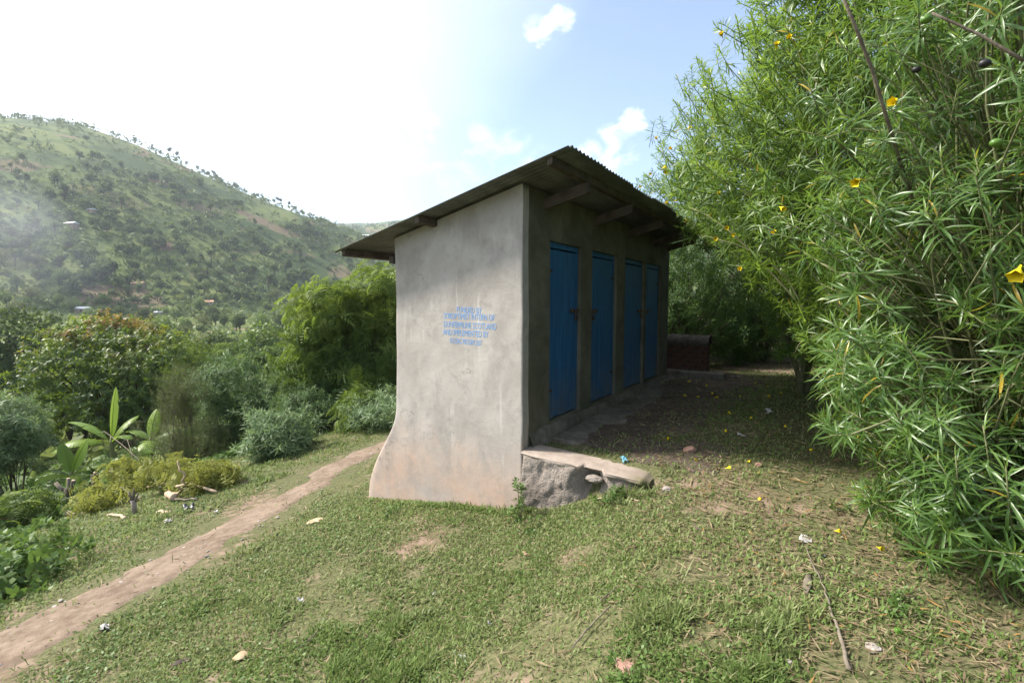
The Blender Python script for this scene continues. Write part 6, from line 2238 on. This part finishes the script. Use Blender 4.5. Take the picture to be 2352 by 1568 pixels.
def litter():
    rng = np.random.default_rng(15)
    stone('reddish broken brick lump on the grass of the yard edge', 1585, 1040, (0.11, 0.09, 0.08), 'redstone', 'brick', 3, 0.2)
    stone('small pinkish stone in the dark litter under the oleander', 1742, 1070, (0.06, 0.05, 0.045), 'redstone', 'stone', 5)
    stone('pale stone in the earth past the mossy stub end', 1532, 1127, (0.075, 0.06, 0.05), 'stone', 'stone', 7)
    stone('grey stone leaning at the foot of the pier between the doors', 1411, 922, (0.17, 0.14, 0.19), 'stone', 'stone', 9, 0.12)
    stone('white pebble on the grass below the stub wall', 1410, 1152, (0.045, 0.035, 0.04), 'paper', 'stone', 11)
    stone('pale stone in the foreground grass near the stick', 2005, 1490, (0.055, 0.05, 0.03), 'stone', 'stone', 13)
    stone('dark pebble beside the lower end of the brown stick', 1812, 1525, (0.03, 0.025, 0.03), 'stone', 'stone', 17)
    stone('tiny orange brick chip near the foot of the end wall', 1023, 1190, (0.035, 0.03, 0.025), 'redstone', 'stone', 19)
    stone('flat pinkish stone set in the bare foreground earth', 1440, 1530, (0.10, 0.08, 0.03), 'redstone', 'stone', 23)
    stone('round yellow green fallen fruit in the grass by the stick', 2062, 1455, (0.03, 0.03, 0.028), 'fruit', 'fruit', 25, 0.1)
    # scraps
    for nm, lab, x, y, w, h, mt, cat, rgh, up, tl in (
            ('plastic_scrap', 'torn greyish white plastic sheet on the littered grass under the oleander', 1850, 1240, 0.13, 0.07, 'paper', 'litter', 0.25, 0.02, 0.1),
            ('plastic_scrap', 'crumpled white plastic on the shaded yard, the larger of two', 1765, 948, 0.13, 0.09, 'paper', 'litter', 0.7, 0.03, 0.3),
            ('plastic_scrap', 'flat white plastic strip beside a yellow flower on the yard', 1700, 1000, 0.16, 0.08, 'paper', 'litter', 0.3, 0.025, 0.2),
            ('paper_scrap', 'crumpled brown and white paper in the middle of the grass', 1214, 1278, 0.075, 0.09, 'dryleaf', 'litter', 0.8, 0.03, 0.4),
            ('paper_scrap', 'small bright white paper scrap in the grass', 1000, 1366, 0.045, 0.03, 'paper', 'litter', 0.5, 0.02, 0.3),
            ('cloth_scrap', 'grey and white crumpled rag in the grass downslope of the wall', 690, 1383, 0.085, 0.06, 'greyscrap', 'litter', 0.7, 0.025, 0.2),
            ('paper_scrap', 'pinkish white crumpled paper at the lower edge of the path', 240, 1447, 0.11, 0.08, 'paper', 'litter', 0.8, 0.03, 0.2),
            ('paper_scrap', 'folded white wrapper standing in the striped tussock', 1128, 1438, 0.035, 0.045, 'paper', 'litter', 0.3, 0.03, 0.8),
            ('plastic_scrap', 'pale blue plastic scrap behind the stub wall', 1434, 1060, 0.06, 0.07, 'bluescrap', 'litter', 0.9, 0.035, 0.8),
            ('plastic_bag', 'black crumpled plastic bag on the grass below the branch heap', 435, 1172, 0.22, 0.16, 'black', 'litter', 0.9, 0.06, 0.4),
            ('paper_scrap', 'white paper scrap on the grass below the sawn log', 384, 1200, 0.12, 0.10, 'paper', 'litter', 0.7, 0.04, 0.3),
            ('paper_scrap', 'white scrap lying between the black bag and the path', 498, 1178, 0.10, 0.07, 'paper', 'litter', 0.7, 0.03, 0.3),
            ('plastic_scrap', 'small grey scrap in the foreground grass by the dry twig', 1063, 1510, 0.04, 0.05, 'greyscrap', 'litter', 0.4, 0.015, 0.2),
            ('plastic_scrap', 'pale scrap on the bare clearing', 1690, 868, 0.20, 0.12, 'paper', 'litter', 0.5, 0.03, 0.2),
            ('plastic_scrap', 'white scrap at the near edge of the bare clearing', 1650, 862, 0.18, 0.10, 'paper', 'litter', 0.5, 0.03, 0.2),
            ('plastic_scrap', 'small blue grey wrapper in the litter left of the torn sheet', 1890, 1278, 0.03, 0.03, 'greyscrap', 'litter', 0.6, 0.015, 0.3)):
        scrap(nm, lab, x, y, w * 0.8, h * 0.8, mt, cat, int(rng.integers(1, 999)), rgh, None, up * 0.5, tl)
    dry_leaf('large curled dry beige leaf on the grass beside the path', 705, 1207, 0.30, 0.10, 0.5, 3)
    dry_leaf('curled pale brown leaf in the foreground grass', 532, 1522, 0.13, 0.055, 0.55, 5)
    dry_leaf('dark brown curled leaf on the foreground grass', 395, 1535, 0.15, 0.04, 0.6, 7, 'timber')
    dry_leaf('long grey brown dead leaf blade standing over the stick', 1850, 1372, 0.24, 0.035, 0.95, 9, 'bark', 0.1)
    # sticks
    stick('fallen_stick', 'long brown stick lying in the foreground grass under the oleander', 'stick', [(1950, 1548), (1938, 1500), (1915, 1430), (1895, 1370), (1880, 1320)], [0.010, 0.008, 0.006, 0.004, 0.002], 'bark', 0.02, kink=0.004)
    stick('fallen_stick', 'thin forked twig at the upper end of the brown stick', 'stick', [(1885, 1340), (1862, 1300), (1850, 1265)], [0.004, 0.003, 0.002], 'bark', 0.03, kink=0.004)
    stick('fallen_stick', 'thin grey stick lying in the middle of the grass', 'stick', [(1315, 1500), (1350, 1455), (1402, 1403)], [0.004, 0.004, 0.003], 'bark', 0.03, kink=0.002)
    stick('fallen_stick', 'short twig above the thin grey stick', 'stick', [(1378, 1390), (1415, 1362)], [0.004, 0.003], 'bark', 0.03, kink=0.002)
    stick('fallen_stick', 'pale dry stalk lying below the stub wall', 'stick', [(1365, 1150), (1400, 1146), (1440, 1147), (1470, 1155)], [0.005, 0.005, 0.004, 0.003], 'cutwood', 0.02, kink=0.004)
    stick('fallen_stick', 'pale bent twig in the grass downslope', 'stick', [(685, 1500), (715, 1475), (732, 1457)], [0.003, 0.004, 0.003], 'bark', 0.03, kink=0.003)
    stick('fallen_stick', 'forked brown roots on the grass below the yard', 'stick', [(1590, 1210), (1602, 1217), (1622, 1228)], [0.005, 0.006, 0.003], 'timber', 0.015, kink=0.004)
    # fallen flowers
    pts = [(1578, 912), (1598, 913), (1637, 908), (1641, 916), (1668, 997), (1595, 1058), (1714, 1113 - 50), (2012, 1262), (1915, 1225), (1680, 955), (1700, 915), (1580, 880), (1620, 890), (1735, 882), (1760, 890), (1790, 905),
           (1826, 868), (1850, 880), (1880, 895), (1766, 912), (1720, 965), (1860, 1040), (1540, 1010), (1905, 905), (1745, 1155), (1665, 1080), (1805, 985)]
    for (x, y) in pts:
        q = on_ground(x, y)
        if q is None:
            continue
        o = add('fallen_flower', FLOWER, None, tuple(q + np.array([0, 0, 0.018])), 'fallen yellow trumpet flower lying on the ground', 'flower', 'fallen yellow flowers')
        orient(o, (rng.normal(), rng.normal(), rng.uniform(0, 0.5)))
        s = rng.uniform(0.5, 0.8)
        o.scale = (s, s, s)


litter()


# ------------------------------------------------------------------ air
def haze():
    m = bpy.data.materials.new('valley_haze')
    m.use_nodes = True
    t = NT(m.node_tree)
    out = t.n('ShaderNodeOutputMaterial')
    pv = t.n('ShaderNodeVolumePrincipled')
    pv.inputs['Color'].default_value = (0.80, 0.89, 1.0, 1)
    pv.inputs['Density'].default_value = 0.00026
    pv.inputs['Anisotropy'].default_value = 0.3
    t.put(out.inputs['Volume'], pv.outputs[0])
    v = box(-150, 1200, 170, 7400, 4400, 520)
    v[:4, 2] = -45
    v[4:, 2] = 330
    add('haze', make_mesh('haze', v, BOXF, [m], smooth=False), None, None, 'thin pale haze filling the valley air', 'haze', kind='stuff')


haze()


def smoke():
    rng = np.random.default_rng(4)
    m = bpy.data.materials.new('wood_smoke')
    m.use_nodes = True
    t = NT(m.node_tree)
    out = t.n('ShaderNodeOutputMaterial')
    pv = t.n('ShaderNodeVolumePrincipled')
    pv.inputs['Color'].default_value = (0.86, 0.91, 1.0, 1)
    pv.inputs['Density'].default_value = 0.0015
    pv.inputs['Anisotropy'].default_value = 0.3
    t.put(out.inputs['Volume'], pv.outputs[0])
    c0 = pix_at(60, 600, 190)
    v, f = icosphere(3)
    for k, (x, y, Yd, rx, ry, rz_) in enumerate(((70, 590, 190, 26, 18, 17), (20, 520, 195, 24, 16, 15), (120, 640, 188, 20, 16, 11), (-40, 470, 200, 28, 18, 16), (60, 490, 205, 16, 14, 9))):
        c = pix_at(x, y, Yd)
        n = 1 + 0.5 * (fbm(v[:, 0] * 1.4 + 7 * k, v[:, 1] * 1.4 + v[:, 2] * 1.2, 1.2, 500 + k, 3) - 0.5)
        add('smoke', make_mesh('smoke', v * n[:, None] * np.array([rx, ry, rz_]), f, [m]), None, tuple(c), 'thin blue wood smoke drifting over the foot of the far hillside', 'smoke', 'drifting wood smoke', 'stuff')


smoke()
